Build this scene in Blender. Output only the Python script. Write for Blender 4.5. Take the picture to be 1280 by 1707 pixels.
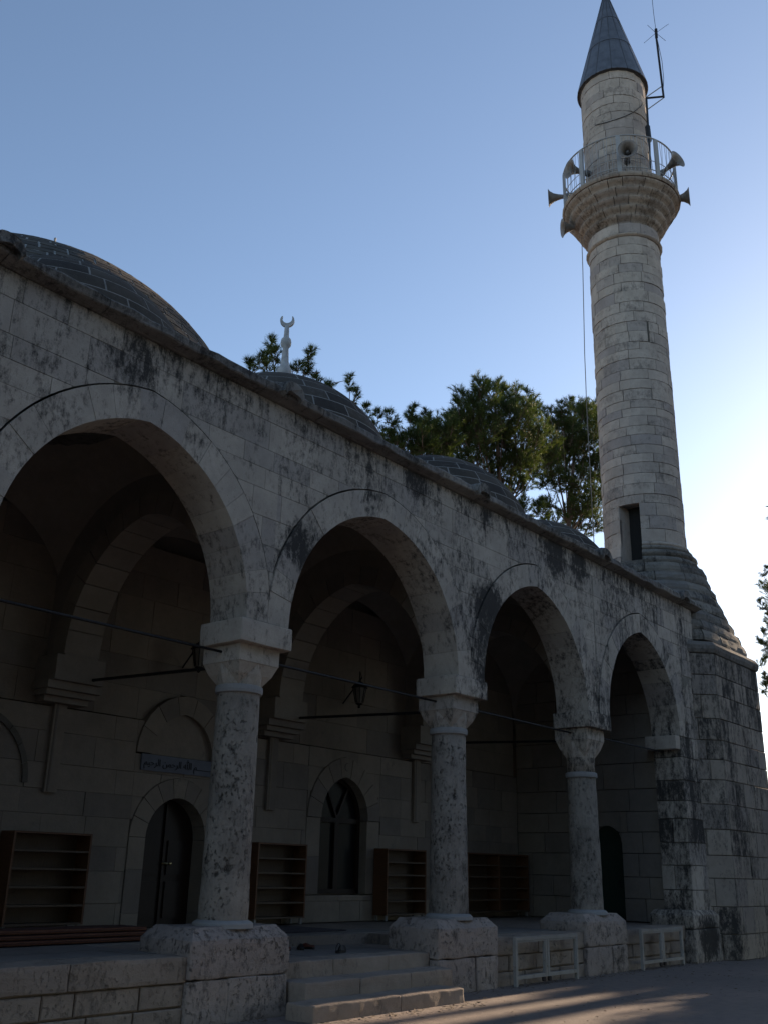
import bpy, math, random
import numpy as np
from mathutils import Vector, Matrix, noise as mnoise

random.seed(7)
RAD = math.radians
SC = bpy.context.scene
COL = SC.collection
for o in list(bpy.data.objects):
    bpy.data.objects.remove(o)

# ------------------------------------------------------------------ camera
CAM = Vector((0.0, -8.457, 1.521))
F_PX, PITCH, ROLL, YAW = 1651.36, RAD(19.9446), RAD(-1.2825), RAD(39.6742)
_fw = Vector((math.cos(YAW), math.sin(YAW), 0)); _rt = Vector((math.sin(YAW), -math.cos(YAW), 0)); _up = Vector((0, 0, 1))
_F = _fw * math.cos(PITCH) + _up * math.sin(PITCH)
_U = _up * math.cos(PITCH) - _fw * math.sin(PITCH)
_R2 = _rt * math.cos(ROLL) - _U * math.sin(ROLL)
_U2 = _U * math.cos(ROLL) + _rt * math.sin(ROLL)
cam = bpy.data.cameras.new('camera')
cam.sensor_fit = 'HORIZONTAL'; cam.sensor_width = 36.0; cam.lens = 36.0 * F_PX / 1280.0
cam.clip_start = 0.1; cam.clip_end = 3000
camo = bpy.data.objects.new('camera', cam); COL.objects.link(camo)
camo.matrix_world = Matrix(((_R2.x, _U2.x, -_F.x, CAM.x), (_R2.y, _U2.y, -_F.y, CAM.y), (_R2.z, _U2.z, -_F.z, CAM.z), (0, 0, 0, 1)))
SC.camera = camo

# ------------------------------------------------------------------ sky, sun, exposure
SUN_AZ, SUN_EL = RAD(0.7), RAD(16.0)          # azimuth from +X towards +Y
world = bpy.data.worlds.new('World'); SC.world = world; world.use_nodes = True
wn = world.node_tree
bg = wn.nodes['Background']
sky = wn.nodes.new('ShaderNodeTexSky'); sky.sky_type = 'NISHITA'; sky.sun_disc = False
sky.sun_elevation = SUN_EL; sky.sun_rotation = RAD(90) - SUN_AZ
sky.altitude = 300; sky.air_density = 0.8; sky.dust_density = 0.4; sky.ozone_density = 0.8
wn.links.new(sky.outputs[0], bg.inputs[0]); bg.inputs[1].default_value = 0.10
sun = bpy.data.lights.new('sun', 'SUN'); sun.energy = 5.0; sun.angle = RAD(0.53); sun.color = (1.0, 0.76, 0.53)
suno = bpy.data.objects.new('sun', sun); COL.objects.link(suno)
_sd = Vector((math.cos(SUN_EL) * math.cos(SUN_AZ), math.cos(SUN_EL) * math.sin(SUN_AZ), math.sin(SUN_EL)))
suno.rotation_euler = _sd.to_track_quat('Z', 'Y').to_euler(); suno.location = _sd * 60
vs = SC.view_settings
vs.view_transform = 'Standard'; vs.look = 'None'; vs.gamma = 1.0; vs.use_curve_mapping = False
vs.exposure = 1.2
SC.cycles.max_bounces = 8; SC.cycles.diffuse_bounces = 5
SC.cycles.use_denoising = True

# pixel of the photograph (1280 x 1707) -> direction; distance always comes from a plane or an axis
def pray(px, py):
    return _F + _R2 * ((px - 640.0) / F_PX) + _U2 * ((853.5 - py) / F_PX)
def on_y(px, py, y):
    d = pray(px, py); return CAM + d * ((y - CAM.y) / d.y)
def on_h(px, py, h):                                    # at horizontal distance h
    d = pray(px, py); return CAM + d * (h / math.hypot(d.x, d.y))

# ------------------------------------------------------------------ materials
class NT:
    def __init__(s, name):
        s.m = bpy.data.materials.new(name); s.m.use_nodes = True
        s.t = s.m.node_tree; s.b = s.t.nodes['Principled BSDF']; s.n = 0
    def nd(s, typ, **kw):
        n = s.t.nodes.new(typ)
        for k, v in kw.items(): setattr(n, k, v)
        return n
    def ln(s, a, b): s.t.links.new(a, b)
    def pos(s):
        return s.nd('ShaderNodeNewGeometry').outputs['Position']
    def mapv(s, vec, sc, loc=(0, 0, 0)):
        n = s.nd('ShaderNodeMapping'); n.inputs['Scale'].default_value = sc; n.inputs['Location'].default_value = loc
        s.ln(vec, n.inputs['Vector']); return n.outputs[0]
    def noise(s, vec, scale, detail=5, rough=0.6, dist=0.0):
        n = s.nd('ShaderNodeTexNoise'); n.inputs['Scale'].default_value = scale; n.inputs['Detail'].default_value = detail
        n.inputs['Roughness'].default_value = rough; n.inputs['Distortion'].default_value = dist
        s.ln(vec, n.inputs['Vector']); return n.outputs[0]
    def ramp(s, fac, stops):
        n = s.nd('ShaderNodeValToRGB'); e = n.color_ramp.elements
        while len(e) < len(stops): e.new(0.5)
        for i, (p, c) in enumerate(stops):
            e[i].position = p; e[i].color = c if len(c) == 4 else (*c, 1)
        s.ln(fac, n.inputs[0]); return n.outputs[0]
    def mr(s, v, a, b, c=0.0, d=1.0):
        n = s.nd('ShaderNodeMapRange'); n.inputs[1].default_value = a; n.inputs[2].default_value = b
        n.inputs[3].default_value = c; n.inputs[4].default_value = d; s.ln(v, n.inputs[0]); return n.outputs[0]
    def mix(s, fac, a, b, mode='MIX'):
        n = s.nd('ShaderNodeMix', data_type='RGBA', blend_type=mode)
        for i, v in ((0, fac), (6, a), (7, b)):
            if isinstance(v, (int, float)): n.inputs[i].default_value = v
            elif isinstance(v, tuple): n.inputs[i].default_value = v if len(v) == 4 else (*v, 1)
            else: s.ln(v, n.inputs[i])
        return n.outputs[2]
    def math(s, op, a, b=None):
        n = s.nd('ShaderNodeMath', operation=op)
        for i, v in enumerate((a, b)):
            if v is None: continue
            if isinstance(v, (int, float)): n.inputs[i].default_value = v
            else: s.ln(v, n.inputs[i])
        return n.outputs[0]
    def out(s, col, rough=0.9, bump=None, strength=0.4, dist=0.02, metal=0.0, spec=0.3):
        if isinstance(col, tuple): s.b.inputs['Base Color'].default_value = (*col, 1)
        else: s.ln(col, s.b.inputs['Base Color'])
        if isinstance(rough, (int, float)): s.b.inputs['Roughness'].default_value = rough
        else: s.ln(rough, s.b.inputs['Roughness'])
        s.b.inputs['Metallic'].default_value = metal; s.b.inputs['Specular IOR Level'].default_value = spec
        if bump is not None:
            n = s.nd('ShaderNodeBump'); n.inputs['Strength'].default_value = strength; n.inputs['Distance'].default_value = dist
            s.ln(bump, n.inputs['Height']); s.ln(n.outputs[0], s.b.inputs['Normal'])
        return s.m

def stone(name, c1, c2, stain=0.35, stain_col=(0.035, 0.033, 0.032), pits=0.0, streak=0.4, var=0.25, xgrad=None, zgrad=None, speck=0.5, bump=0.5, extra=None, blk=0.10, fine=1.15, drip=None):
    """weathered limestone: tone varies per block, lichen and soot stains drawn out by rain"""
    k = NT(name); P = k.pos()
    n1 = k.noise(P, 1.9, 8, 0.70); n2 = k.noise(P, 9.0, 8, 0.75); n3 = k.noise(P, 55.0, 3, 0.6)
    base = k.mix(k.mr(n1, 0.32, 0.68), c1, c2)
    base = k.mix(k.mr(n2, 0.3, 0.75, 0, 0.45), base, tuple(x * 0.62 for x in c1))
    rnd = k.nd('ShaderNodeObjectInfo').outputs['Random']
    base = k.mix(1.0, base, k.ramp(rnd, [(0, (1 - var, 1 - var, 1 - var * 0.9)), (0.5, (1 - var * 0.3, 1 - var * 0.35, 1 - var * 0.45)), (1, (1, 0.985, 0.96))]), 'MULTIPLY')
    # stains
    s1 = k.noise(k.mapv(P, (0.9, 0.9, streak)), 1.5, 7, 0.72, 0.6)
    s2 = k.noise(k.mapv(P, (1, 1, 0.55), (3, 7, 1)), 11.0, 9, 0.82)
    sblk = k.math('MULTIPLY', k.math('SUBTRACT', k.math('FRACT', k.math('MULTIPLY', rnd, 7.31)), 0.5), blk)
    v = k.math('ADD', k.math('ADD', s1, sblk), k.math('MULTIPLY', k.math('SUBTRACT', s2, 0.5), fine))
    xyz = k.nd('ShaderNodeSeparateXYZ'); k.ln(P, xyz.inputs[0])
    if xgrad: v = k.math('ADD', v, k.mr(xyz.outputs[0], *xgrad))
    if zgrad:
        for g in zgrad: v = k.math('ADD', v, k.mr(xyz.outputs[2], *g))
    if extra:                                              # soot patches: (centre, radius, amount)
        for (c, r, a) in extra:
            d = k.nd('ShaderNodeVectorMath', operation='DISTANCE'); k.ln(P, d.inputs[0]); d.inputs[1].default_value = c
            v = k.math('ADD', v, k.mr(d.outputs[1], r * 0.45, r, a, 0.0))
    if drip:                                               # rain streaks running down from a ledge
        dn = k.noise(k.mapv(P, (1, 1, 0.045), (2, 5, 0)), 5.5, 5, 0.7)
        dv = k.math('SUBTRACT', dn, k.math('MULTIPLY', k.math('SUBTRACT', drip[0], xyz.outputs[2]), drip[1]))
        v = k.math('ADD', v, k.mr(dv, 0.46, 0.62, 0.0, drip[2]))
    hi = 0.80 - stain * 0.45
    mask = k.mr(v, hi - 0.08, hi + 0.26, 0, 0.96)
    base = k.mix(mask, base, stain_col)
    sp = k.mr(k.noise(P, 38.0, 4, 0.7), 0.66, 0.72, 0, speck)
    base = k.mix(sp, base, tuple(x * 0.25 for x in c1))
    h = k.math('ADD', k.math('MULTIPLY', n2, 0.7), k.math('MULTIPLY', n3, 0.35))
    if pits:
        pt = k.mr(k.noise(k.mapv(P, (1, 1, 0.75)), 26.0, 5, 0.65), 0.565, 0.66, 0, 1)
        pb = k.mr(k.noise(k.mapv(P, (1, 1, 0.7), (5, 2, 9)), 7.0, 6, 0.7), 0.60, 0.68, 0, 1)
        pm = k.math('MAXIMUM', k.math('MULTIPLY', pt, k.mr(k.noise(P, 3.2, 5, 0.65), 0.40, 0.62, 0.12, 1.0)), pb)
        base = k.mix(k.math('MULTIPLY', pm, pits), base, (0.03, 0.028, 0.026))
        h = k.math('SUBTRACT', h, k.math('MULTIPLY', pm, 1.2))
    h = k.math('SUBTRACT', h, k.math('MULTIPLY', sp, 0.6))
    return k.out(base, 0.92, h, bump, 0.02, spec=0.2)

M = {}
ZT_ = 7.17
LIM1, LIM2 = (0.54, 0.48, 0.415), (0.37, 0.325, 0.28)
M['facade'] = stone('facade_limestone', LIM1, LIM2, stain=0.42, var=0.22, fine=2.0, blk=0.16, drip=(ZT_, 0.14, 0.17), xgrad=(12.0, 20.0, 0.0, 0.16), zgrad=[(6.7, 7.2, 0.0, 0.15)],
                    extra=[((8.42, 0, 5.35), 0.42, 0.32), ((12.85, 0, 5.45), 0.62, 0.42), ((12.66, 0, 4.7), 0.6, 0.25), ((15.0, 0, 6.95), 0.5, 0.36), ((15.9, 0, 6.95), 0.4, 0.3), ((16.75, 0, 4.6), 0.7, 0.25), ((5.75, 0, 6.78), 0.45, 0.22), ((12.75, 0, 4.1), 0.45, 0.2), ((11.0, 0, 7.0), 0.4, 0.25)])
M['pier'] = stone('pier_limestone', LIM1, LIM2, stain=0.56, streak=0.35, blk=0.26, fine=1.7, drip=(ZT_, 0.02, 0.2), xgrad=(18.0, 21.5, 0.0, 0.05), zgrad=[(4.6, 1.0, 0.0, 0.0)], extra=[((20.3, 0, 0.45), 0.55, 0.35), ((20.15, 0, 2.8), 1.3, 0.22)])
M['base'] = stone('minaret_base_limestone', (0.42, 0.365, 0.31), (0.31, 0.265, 0.22), stain=0.57, streak=0.3, blk=0.26, fine=1.7, drip=(6.2, 0.03, 0.22), zgrad=[(3.0, 6.4, 0.0, 0.10)], extra=[((20.9, -0.3, 0.4), 0.7, 0.2)])
M['lichen'] = stone('lichened_limestone', (0.30, 0.275, 0.24), (0.17, 0.155, 0.135), stain=0.58, streak=0.9, speck=0.4, fine=1.6, blk=0.2, bump=0.9)
M['shaft'] = stone('minaret_limestone', (0.55, 0.475, 0.41), (0.37, 0.315, 0.27), stain=0.42, var=0.30, stain_col=(0.14, 0.12, 0.105), streak=2.2, blk=0.22, fine=1.6)
M['corbel'] = stone('corbel_limestone', (0.44, 0.37, 0.31), (0.28, 0.23, 0.185), stain=0.56, fine=1.6, stain_col=(0.07, 0.05, 0.036), streak=0.3, var=0.3)
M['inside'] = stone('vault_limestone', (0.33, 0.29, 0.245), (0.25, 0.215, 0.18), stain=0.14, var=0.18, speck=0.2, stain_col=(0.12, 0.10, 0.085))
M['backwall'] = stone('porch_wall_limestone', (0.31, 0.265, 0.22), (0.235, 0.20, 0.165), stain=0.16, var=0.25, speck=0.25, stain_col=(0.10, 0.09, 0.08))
M['column'] = stone('pitted_column_stone', (0.40, 0.36, 0.315), (0.18, 0.16, 0.14), stain=0.47, fine=1.6, pits=0.85, var=0.1, bump=0.9)
M['plinth'] = stone('pitted_plinth_stone', (0.42, 0.355, 0.315), (0.31, 0.26, 0.23), stain=0.47, pits=0.5, var=0.1, streak=1.3, fine=1.7, bump=0.9)
M['platform'] = stone('platform_limestone', (0.38, 0.315, 0.26), (0.28, 0.23, 0.19), stain=0.28, pits=0.1, var=0.2, bump=0.8)
M['step'] = stone('step_limestone', (0.36, 0.30, 0.255), (0.26, 0.215, 0.18), stain=0.3, var=0.12, speck=0.3)
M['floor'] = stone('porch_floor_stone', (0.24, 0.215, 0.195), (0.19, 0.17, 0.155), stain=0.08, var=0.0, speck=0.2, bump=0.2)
M['mortar'] = stone('dark_joint_mortar', (0.16, 0.145, 0.125), (0.11, 0.10, 0.085), stain=0.3, var=0.0)
M['pale_mortar'] = stone('pale_joint_mortar', (0.27, 0.25, 0.215), (0.19, 0.175, 0.15), stain=0.36, var=0.0)
M['marble'] = stone('white_plaster_band', (0.36, 0.355, 0.35), (0.28, 0.275, 0.27), stain=0.08, var=0.05, speck=0.2)
M['cornice'] = stone('cornice_limestone', (0.33, 0.305, 0.275), (0.20, 0.185, 0.165), fine=1.7, stain=0.48, zgrad=[(7.215, 7.26, 0.0, 0.14)], streak=0.8, speck=0.6, bump=0.8)
M['tile'] = stone('dark_dome_stone', (0.095, 0.081, 0.068), (0.050, 0.043, 0.036), stain=0.22, var=0.4, fine=1.6, stain_col=(0.13, 0.122, 0.115), streak=1.0, speck=0.3)
M['tile_rough'] = stone('rough_dome_stone', (0.11, 0.103, 0.093), (0.045, 0.042, 0.038), stain=0.42, fine=1.5, var=0.45, stain_col=(0.022, 0.023, 0.025), streak=1.0, speck=0.8, bump=1.0)
M['dome_mortar'] = stone('pale_dome_mortar', (0.33, 0.31, 0.285), (0.16, 0.15, 0.14), stain=0.36, var=0.0)
M['dome_mortar_old'] = stone('old_dome_mortar', (0.36, 0.36, 0.345), (0.24, 0.24, 0.23), stain=0.25, var=0.0)

def plain(name, c, rough=0.7, metal=0.0, nz=0.15, scale=20.0, bump=0.1, spec=0.4):
    k = NT(name); P = k.nd('ShaderNodeTexCoord').outputs['Object']
    n = k.noise(P, scale, 5, 0.65)
    return k.out(k.mix(k.mr(n, 0.3, 0.7), tuple(x * (1 - nz) for x in c), tuple(min(1, x * (1 + nz)) for x in c)), rough, n, bump, 0.01, metal, spec)
M['lead'] = plain('lead_sheet', (0.115, 0.125, 0.145), 0.55, 0.35, 0.3, 3.0, 0.2)
M['seam'] = plain('lead_seam', (0.07, 0.075, 0.085), 0.6, 0.3, 0.2)
M['iron'] = plain('dark_iron', (0.022, 0.022, 0.024), 0.6, 0.5)
M['iron_rust'] = plain('rusty_iron', (0.07, 0.055, 0.05), 0.8, 0.2, 0.4, 8)
def rusty_paint():
    k = NT('chipped_white_paint'); P = k.pos(); n = k.noise(P, 14, 7, 0.75); n2 = k.noise(P, 3.0, 5, 0.6)
    c = k.mix(k.mr(n2, 0.3, 0.7), (0.31, 0.30, 0.285), (0.22, 0.21, 0.195)); c = k.mix(k.mr(n, 0.60, 0.68, 0, 0.9), c, (0.10, 0.05, 0.028))
    return k.out(c, 0.6, n, 0.3, 0.01)
M['white'] = rusty_paint()
M['rail'] = plain('rail_white_paint', (0.30, 0.30, 0.295), 0.5, 0, 0.12, 9)
M['horn'] = plain('horn_grey_metal', (0.20, 0.175, 0.155), 0.5, 0.1, 0.35, 5)
M['horn_in'] = plain('horn_driver_dark', (0.12, 0.12, 0.125), 0.5, 0.2)
M['brass'] = plain('brass', (0.7, 0.58, 0.32), 0.25, 1.0, 0.05)
M['slot'] = plain('dark_interior', (0.015, 0.014, 0.013), 0.95)
M['panel'] = plain('slate_blue_panel', (0.12, 0.13, 0.16), 0.7, 0, 0.15, 5)
M['ink'] = plain('black_lettering', (0.02, 0.02, 0.025), 0.6)
M['glass'] = plain('dark_window_glass', (0.012, 0.013, 0.015), 0.3, 0, 0.1, 2, 0.0, 0.12)
M['lamp_glass'] = plain('frosted_lamp_glass', (0.18, 0.17, 0.15), 0.4)
M['leather'] = plain('black_leather', (0.02, 0.018, 0.017), 0.5)
M['red_shoe'] = plain('red_brown_leather', (0.12, 0.035, 0.02), 0.6)
M['finial'] = plain('pale_stone_finial', (0.42, 0.41, 0.40), 0.8, 0, 0.2, 12, 0.3)

def wood(name, c, sc=(1, 1, 14)):
    k = NT(name); P = k.mapv(k.nd('ShaderNodeTexCoord').outputs['Object'], sc)
    n = k.noise(P, 6.0, 6, 0.65, 0.4)
    return k.out(k.mix(k.mr(n, 0.3, 0.7), tuple(x * 0.6 for x in c), c), 0.55, n, 0.1, 0.01)
M['wood'] = wood('orange_brown_veneer', (0.15, 0.068, 0.032))
M['wood_in'] = wood('pale_shelf_board', (0.11, 0.075, 0.05), (14, 1, 1))
M['wood_dark'] = wood('dark_walnut', (0.022, 0.011, 0.007), (14, 14, 1))
M['green'] = plain('dark_green_paint', (0.012, 0.03, 0.022), 0.5)

def rugmat(name, a, b, c, scale):
    k = NT(name); P = k.nd('ShaderNodeTexCoord').outputs['Object']
    w = k.nd('ShaderNodeTexWave', wave_type='BANDS', bands_direction='Z'); w.inputs['Scale'].default_value = scale; w.inputs['Distortion'].default_value = 1.5
    k.ln(P, w.inputs['Vector'])
    return k.out(k.mix(k.noise(P, 30, 3), k.ramp(w.outputs[1], [(0.0, a), (0.35, b), (0.6, a), (0.85, c)]), tuple(x * 0.5 for x in a)), 0.95)
M['rug'] = rugmat('striped_kilim', (0.16, 0.05, 0.03), (0.30, 0.17, 0.09), (0.04, 0.03, 0.03), 14)
M['mat'] = rugmat('dark_patterned_mat', (0.05, 0.04, 0.05), (0.14, 0.12, 0.12), (0.03, 0.025, 0.03), 3)

def ground_mat():
    k = NT('plaza_paving'); P = k.pos()
    n1 = k.noise(P, 0.5, 6, 0.6); n2 = k.noise(P, 6.0, 7, 0.7); n3 = k.noise(P, 60.0, 3, 0.6)
    c = k.mix(k.mr(n1, 0.35, 0.65), (0.235, 0.19, 0.165), (0.185, 0.155, 0.138))
    c = k.mix(k.mr(n2, 0.45, 0.75, 0, 0.55), c, (0.11, 0.095, 0.088))
    c = k.mix(k.mr(n3, 0.6, 0.75, 0, 0.3), c, (0.30, 0.265, 0.24))
    return k.out(c, 0.9, k.math('ADD', n2, k.math('MULTIPLY', n3, 0.4)), 0.55, 0.03, spec=0.25)
M['ground'] = ground_mat()

def needle_mat():
    k = NT('pine_needles'); P = k.pos()
    n = k.noise(P, 0.8, 4, 0.6)
    c = k.ramp(n, [(0.3, (0.030, 0.050, 0.018)), (0.55, (0.062, 0.088, 0.028)), (0.75, (0.115, 0.125, 0.04))])
    k.out(c, 0.6, spec=0.25)
    tr = k.nd('ShaderNodeBsdfTranslucent'); k.ln(k.mix(1.0, c, (1.0, 1.05, 0.5), 'MULTIPLY'), tr.inputs[0])
    mx = k.nd('ShaderNodeMixShader'); mx.inputs[0].default_value = 0.42
    k.ln(k.b.outputs[0], mx.inputs[1]); k.ln(tr.outputs[0], mx.inputs[2])
    k.ln(mx.outputs[0], k.t.nodes['Material Output'].inputs[0]); return k.m
M['needle'] = needle_mat()
M['bark'] = plain('pine_bark', (0.11, 0.07, 0.05), 0.95, 0, 0.45, 4, 0.6)
M['litter'] = plain('dry_leaf', (0.10, 0.07, 0.04), 0.9, 0, 0.5, 1.0)
M['leaf'] = plain('shrub_leaf', (0.03, 0.045, 0.02), 0.7)

# ------------------------------------------------------------------ mesh helpers
WL = {}                                            # world position of every object's origin
class MB:
    def __init__(s): s.v = []; s.f = []; s.smooth = False
    def add(s, vs, fs):
        b = len(s.v); s.v += [tuple(x) for x in vs]; s.f += [tuple(i + b for i in f) for f in fs]; return s
    def box(s, x0, x1, y0, y1, z0, z1):
        return s.add([(x0, y0, z0), (x1, y0, z0), (x1, y1, z0), (x0, y1, z0), (x0, y0, z1), (x1, y0, z1), (x1, y1, z1), (x0, y1, z1)],
                     [(0, 3, 2, 1), (4, 5, 6, 7), (0, 1, 5, 4), (1, 2, 6, 5), (2, 3, 7, 6), (3, 0, 4, 7)])
    def lathe(s, prof, cx, cy, n=32, cap=True, a0=0.0, a1=2 * math.pi):
        full = abs(a1 - a0 - 2 * math.pi) < 1e-6; m = n if full else n + 1
        vs = []
        for r, z in prof:
            for i in range(m):
                a = a0 + (a1 - a0) * i / n; vs.append((cx + r * math.cos(a), cy + r * math.sin(a), z))
        fs = []
        for j in range(len(prof) - 1):
            for i in range(n):
                k = (i + 1) % m; fs.append((j * m + i, j * m + k, (j + 1) * m + k, (j + 1) * m + i))
        if cap and full:
            fs.append(tuple(range(m - 1, -1, -1))); fs.append(tuple((len(prof) - 1) * m + i for i in range(m)))
        return s.add(vs, fs)
    def tube(s, pts, r, n=6, r1=None):
        pts = [Vector(p) for p in pts]; vs = []; m = len(pts)
        for i, p in enumerate(pts):
            d = (pts[min(i + 1, m - 1)] - pts[max(i - 1, 0)]).normalized()
            a = d.orthogonal().normalized()
            if i and abs(a.dot(pa)) < 0.9 or i and a.dot(pa) < 0: a = (pa - d * pa.dot(d)).normalized()
            pa = a; b = d.cross(a); rr = r if r1 is None else r + (r1 - r) * i / (m - 1)
            for k in range(n):
                t = 2 * math.pi * k / n; vs.append(p + (a * math.cos(t) + b * math.sin(t)) * rr)
        fs = [(i * n + k, i * n + (k + 1) % n, (i + 1) * n + (k + 1) % n, (i + 1) * n + k) for i in range(m - 1) for k in range(n)]
        fs += [tuple(range(n - 1, -1, -1)), tuple((m - 1) * n + k for k in range(n))]
        return s.add(vs, fs)
    def build(s, name, mat, parent=None, smooth=None, origin=None):
        v = np.array(s.v, dtype=float)
        if origin is None:
            lo, hi = v.min(0), v.max(0); o = np.array([(lo[0] + hi[0]) / 2, (lo[1] + hi[1]) / 2, lo[2]])
        else: o = np.array(origin, dtype=float)
        me = bpy.data.meshes.new(name); me.from_pydata((v - o).tolist(), [], s.f)
        me.materials.append(M[mat] if isinstance(mat, str) else mat)
        if smooth if smooth is not None else s.smooth:
            me.polygons.foreach_set('use_smooth', [True] * len(me.polygons))
        ob = bpy.data.objects.new(name, me); COL.objects.link(ob); WL[ob.name] = Vector(o)
        if parent is not None:
            ob.parent = parent; ob.location = Vector(o) - WL[parent.name]
        else: ob.location = o
        return ob

def empty(name, loc, label, cat, group=None):
    e = bpy.data.objects.new(name, None); COL.objects.link(e); e.location = loc; WL[e.name] = Vector(loc)
    e.empty_display_size = 0.3
    return tag(e, label, cat, group)
def tag(o, label=None, cat=None, group=None, kind=None):
    if label: o['label'] = label
    if cat: o['category'] = cat
    if group: o['group'] = group
    if kind: o['kind'] = kind
    return o
def rnd(a, b): return random.uniform(a, b)

# frames: (u along the wall, v up, d outward) -> world
def fr_front(y): return lambda u, v, d: (u, y - d, v)
def fr_left(x): return lambda u, v, d: (x - d, u, v)            # a wall facing -X, u = Y

def slab_poly(poly, fr, depth, proud=0.0, bev=0.0):
    """a stone: polygon in the wall plane (counter-clockwise seen from outside), extruded inwards"""
    n = len(poly); mb = MB()
    cx = sum(p[0] for p in poly) / n; cy = sum(p[1] for p in poly) / n
    if bev > 0 and n == 4:
        w = max(abs(poly[1][0] - poly[0][0]), 1e-3); h = max(abs(poly[3][1] - poly[0][1]), 1e-3)
        jit = [rnd(-0.003, 0.003) for _ in range(4)]
        ring = [fr(cx + (p[0] - cx) * (1 - 2 * bev / w), cy + (p[1] - cy) * (1 - 2 * bev / h), proud + j) for p, j in zip(poly, jit)]
        vs = ring + [fr(p[0], p[1], proud - bev) for p in poly] + [fr(p[0], p[1], -depth) for p in poly]
        fs = [(0, 1, 2, 3)]
        for L in (0, 4):
            for i in range(4):
                j = (i + 1) % 4; fs.append((L + j, L + i, L + 4 + i, L + 4 + j))
        return mb.add(vs, fs)
    vs = [fr(p[0], p[1], proud) for p in poly] + [fr(p[0], p[1], -depth) for p in poly]
    fs = [tuple(range(n))] + [((i + 1) % n, i, n + i, n + (i + 1) % n) for i in range(n)]
    return mb.add(vs, fs)

class Arch:
    """two-centred pointed arch over [xc-a, xc+a], springing at z0, rising h"""
    def __init__(s, xc, a, z0, h, zbot=-1e9): s.xc, s.a, s.z0, s.h, s.zbot = xc, a, z0, h, zbot; s.c = max(0.0, (h * h - a * a) / (2 * a)); s.r = a + s.c
    def grow(s, t):
        b = Arch(s.xc, s.a, s.z0, s.h, s.zbot); b.c = s.c; b.r = s.r + t; b.a = s.a + t
        b.h = math.sqrt(b.r ** 2 - b.c ** 2); return b
    def top(s, x):
        d = abs(x - s.xc)
        if d >= s.a: return None
        return s.z0 + math.sqrt(max(0, s.r ** 2 - (d + s.c) ** 2))
    def pt(s, t, grow=0.0):
        """t in [-1,1]: -1 left spring, 0 apex, 1 right spring"""
        r = s.r + grow; amax = math.acos(s.c / r) if s.c < r else 0
        am0 = math.acos(s.c / s.r)
        ang = (1 - abs(t)) * (amax if grow else am0)
        x = r * math.cos(ang) - s.c; z = s.z0 + r * math.sin(ang)
        return (s.xc + math.copysign(x, t) if t else s.xc, z)

def cut_block(x0, x1, z0, z1, ops):
    """rectangle minus arched openings -> polygons"""
    out = []; spans = [(x0, x1)]
    for a in ops:
        L, R = a.xc - a.a, a.xc + a.a
        if R <= x0 or L >= x1 or z1 <= a.zbot: continue
        if a.z0 + a.h <= z0: continue
        new = []
        for (s0, s1) in spans:
            if R <= s0 or L >= s1: new.append((s0, s1)); continue
            if L > s0: new.append((s0, L))
            if R < s1: new.append((R, s1))
            u0, u1 = max(s0, L), min(s1, R)
            if a.zbot > z0: out.append([(u0, z0), (u1, z0), (u1, a.zbot), (u0, a.zbot)])
            n = 14; run = []
            for i in range(n + 1):
                x = u0 + (u1 - u0) * i / n; t = a.top(x)
                if t is None: t = a.z0
                t = max(t, z0)
                if t < z1 - 0.012: run.append((x, t))
                else:
                    if len(run) > 1: out.append(run + [(run[-1][0], z1), (run[0][0], z1)])
                    run = []
            if len(run) > 1: out.append(run + [(run[-1][0], z1), (run[0][0], z1)])
        spans = new
    out += [[(s0, z0), (s1, z0), (s1, z1), (s0, z1)] for s0, s1 in spans if s1 - s0 > 0.02]
    return out

def coursed(name, parent, mat, fr, u0, u1, zs, lmin, lmax, ops=(), gap=0.012, depth=0.14, jit=0.006, seed=1, want=None, bev=0.004):
    rs = random.Random(seed); objs = []
    for k in range(len(zs) - 1):
        x = u0 - (rs.uniform(0, lmax * 0.6) if k % 2 else 0); edges = [u0]
        while x < u1:
            x += rs.uniform(lmin, lmax)
            if x - edges[-1] > lmin * 0.5 and u1 - x > lmin * 0.5: edges.append(x)
        edges.append(u1)
        for i in range(len(edges) - 1):
            for poly in cut_block(edges[i] + gap / 2, edges[i + 1] - gap / 2, zs[k] + gap / 2, zs[k + 1] - gap / 2, ops):
                xs = [p[0] for p in poly]; zz = [p[1] for p in poly]
                if max(xs) - min(xs) < 0.03 or max(zz) - min(zz) < 0.03: continue
                if want and not want((min(xs) + max(xs)) / 2, (min(zz) + max(zz)) / 2): continue
                objs.append(slab_poly(poly, fr, depth, rs.uniform(-jit, jit), bev).build(name, mat, parent))
    return objs

def courses(z0, z1, h, seed=0, var=0.15):
    rs = random.Random(seed); n = max(1, round((z1 - z0) / h)); w = [1 + rs.uniform(-var, var) for _ in range(n)]; t = sum(w); z = z0; out = [z0]
    for x in w: z += x / t * (z1 - z0); out.append(z)
    out[-1] = z1; return out

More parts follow.
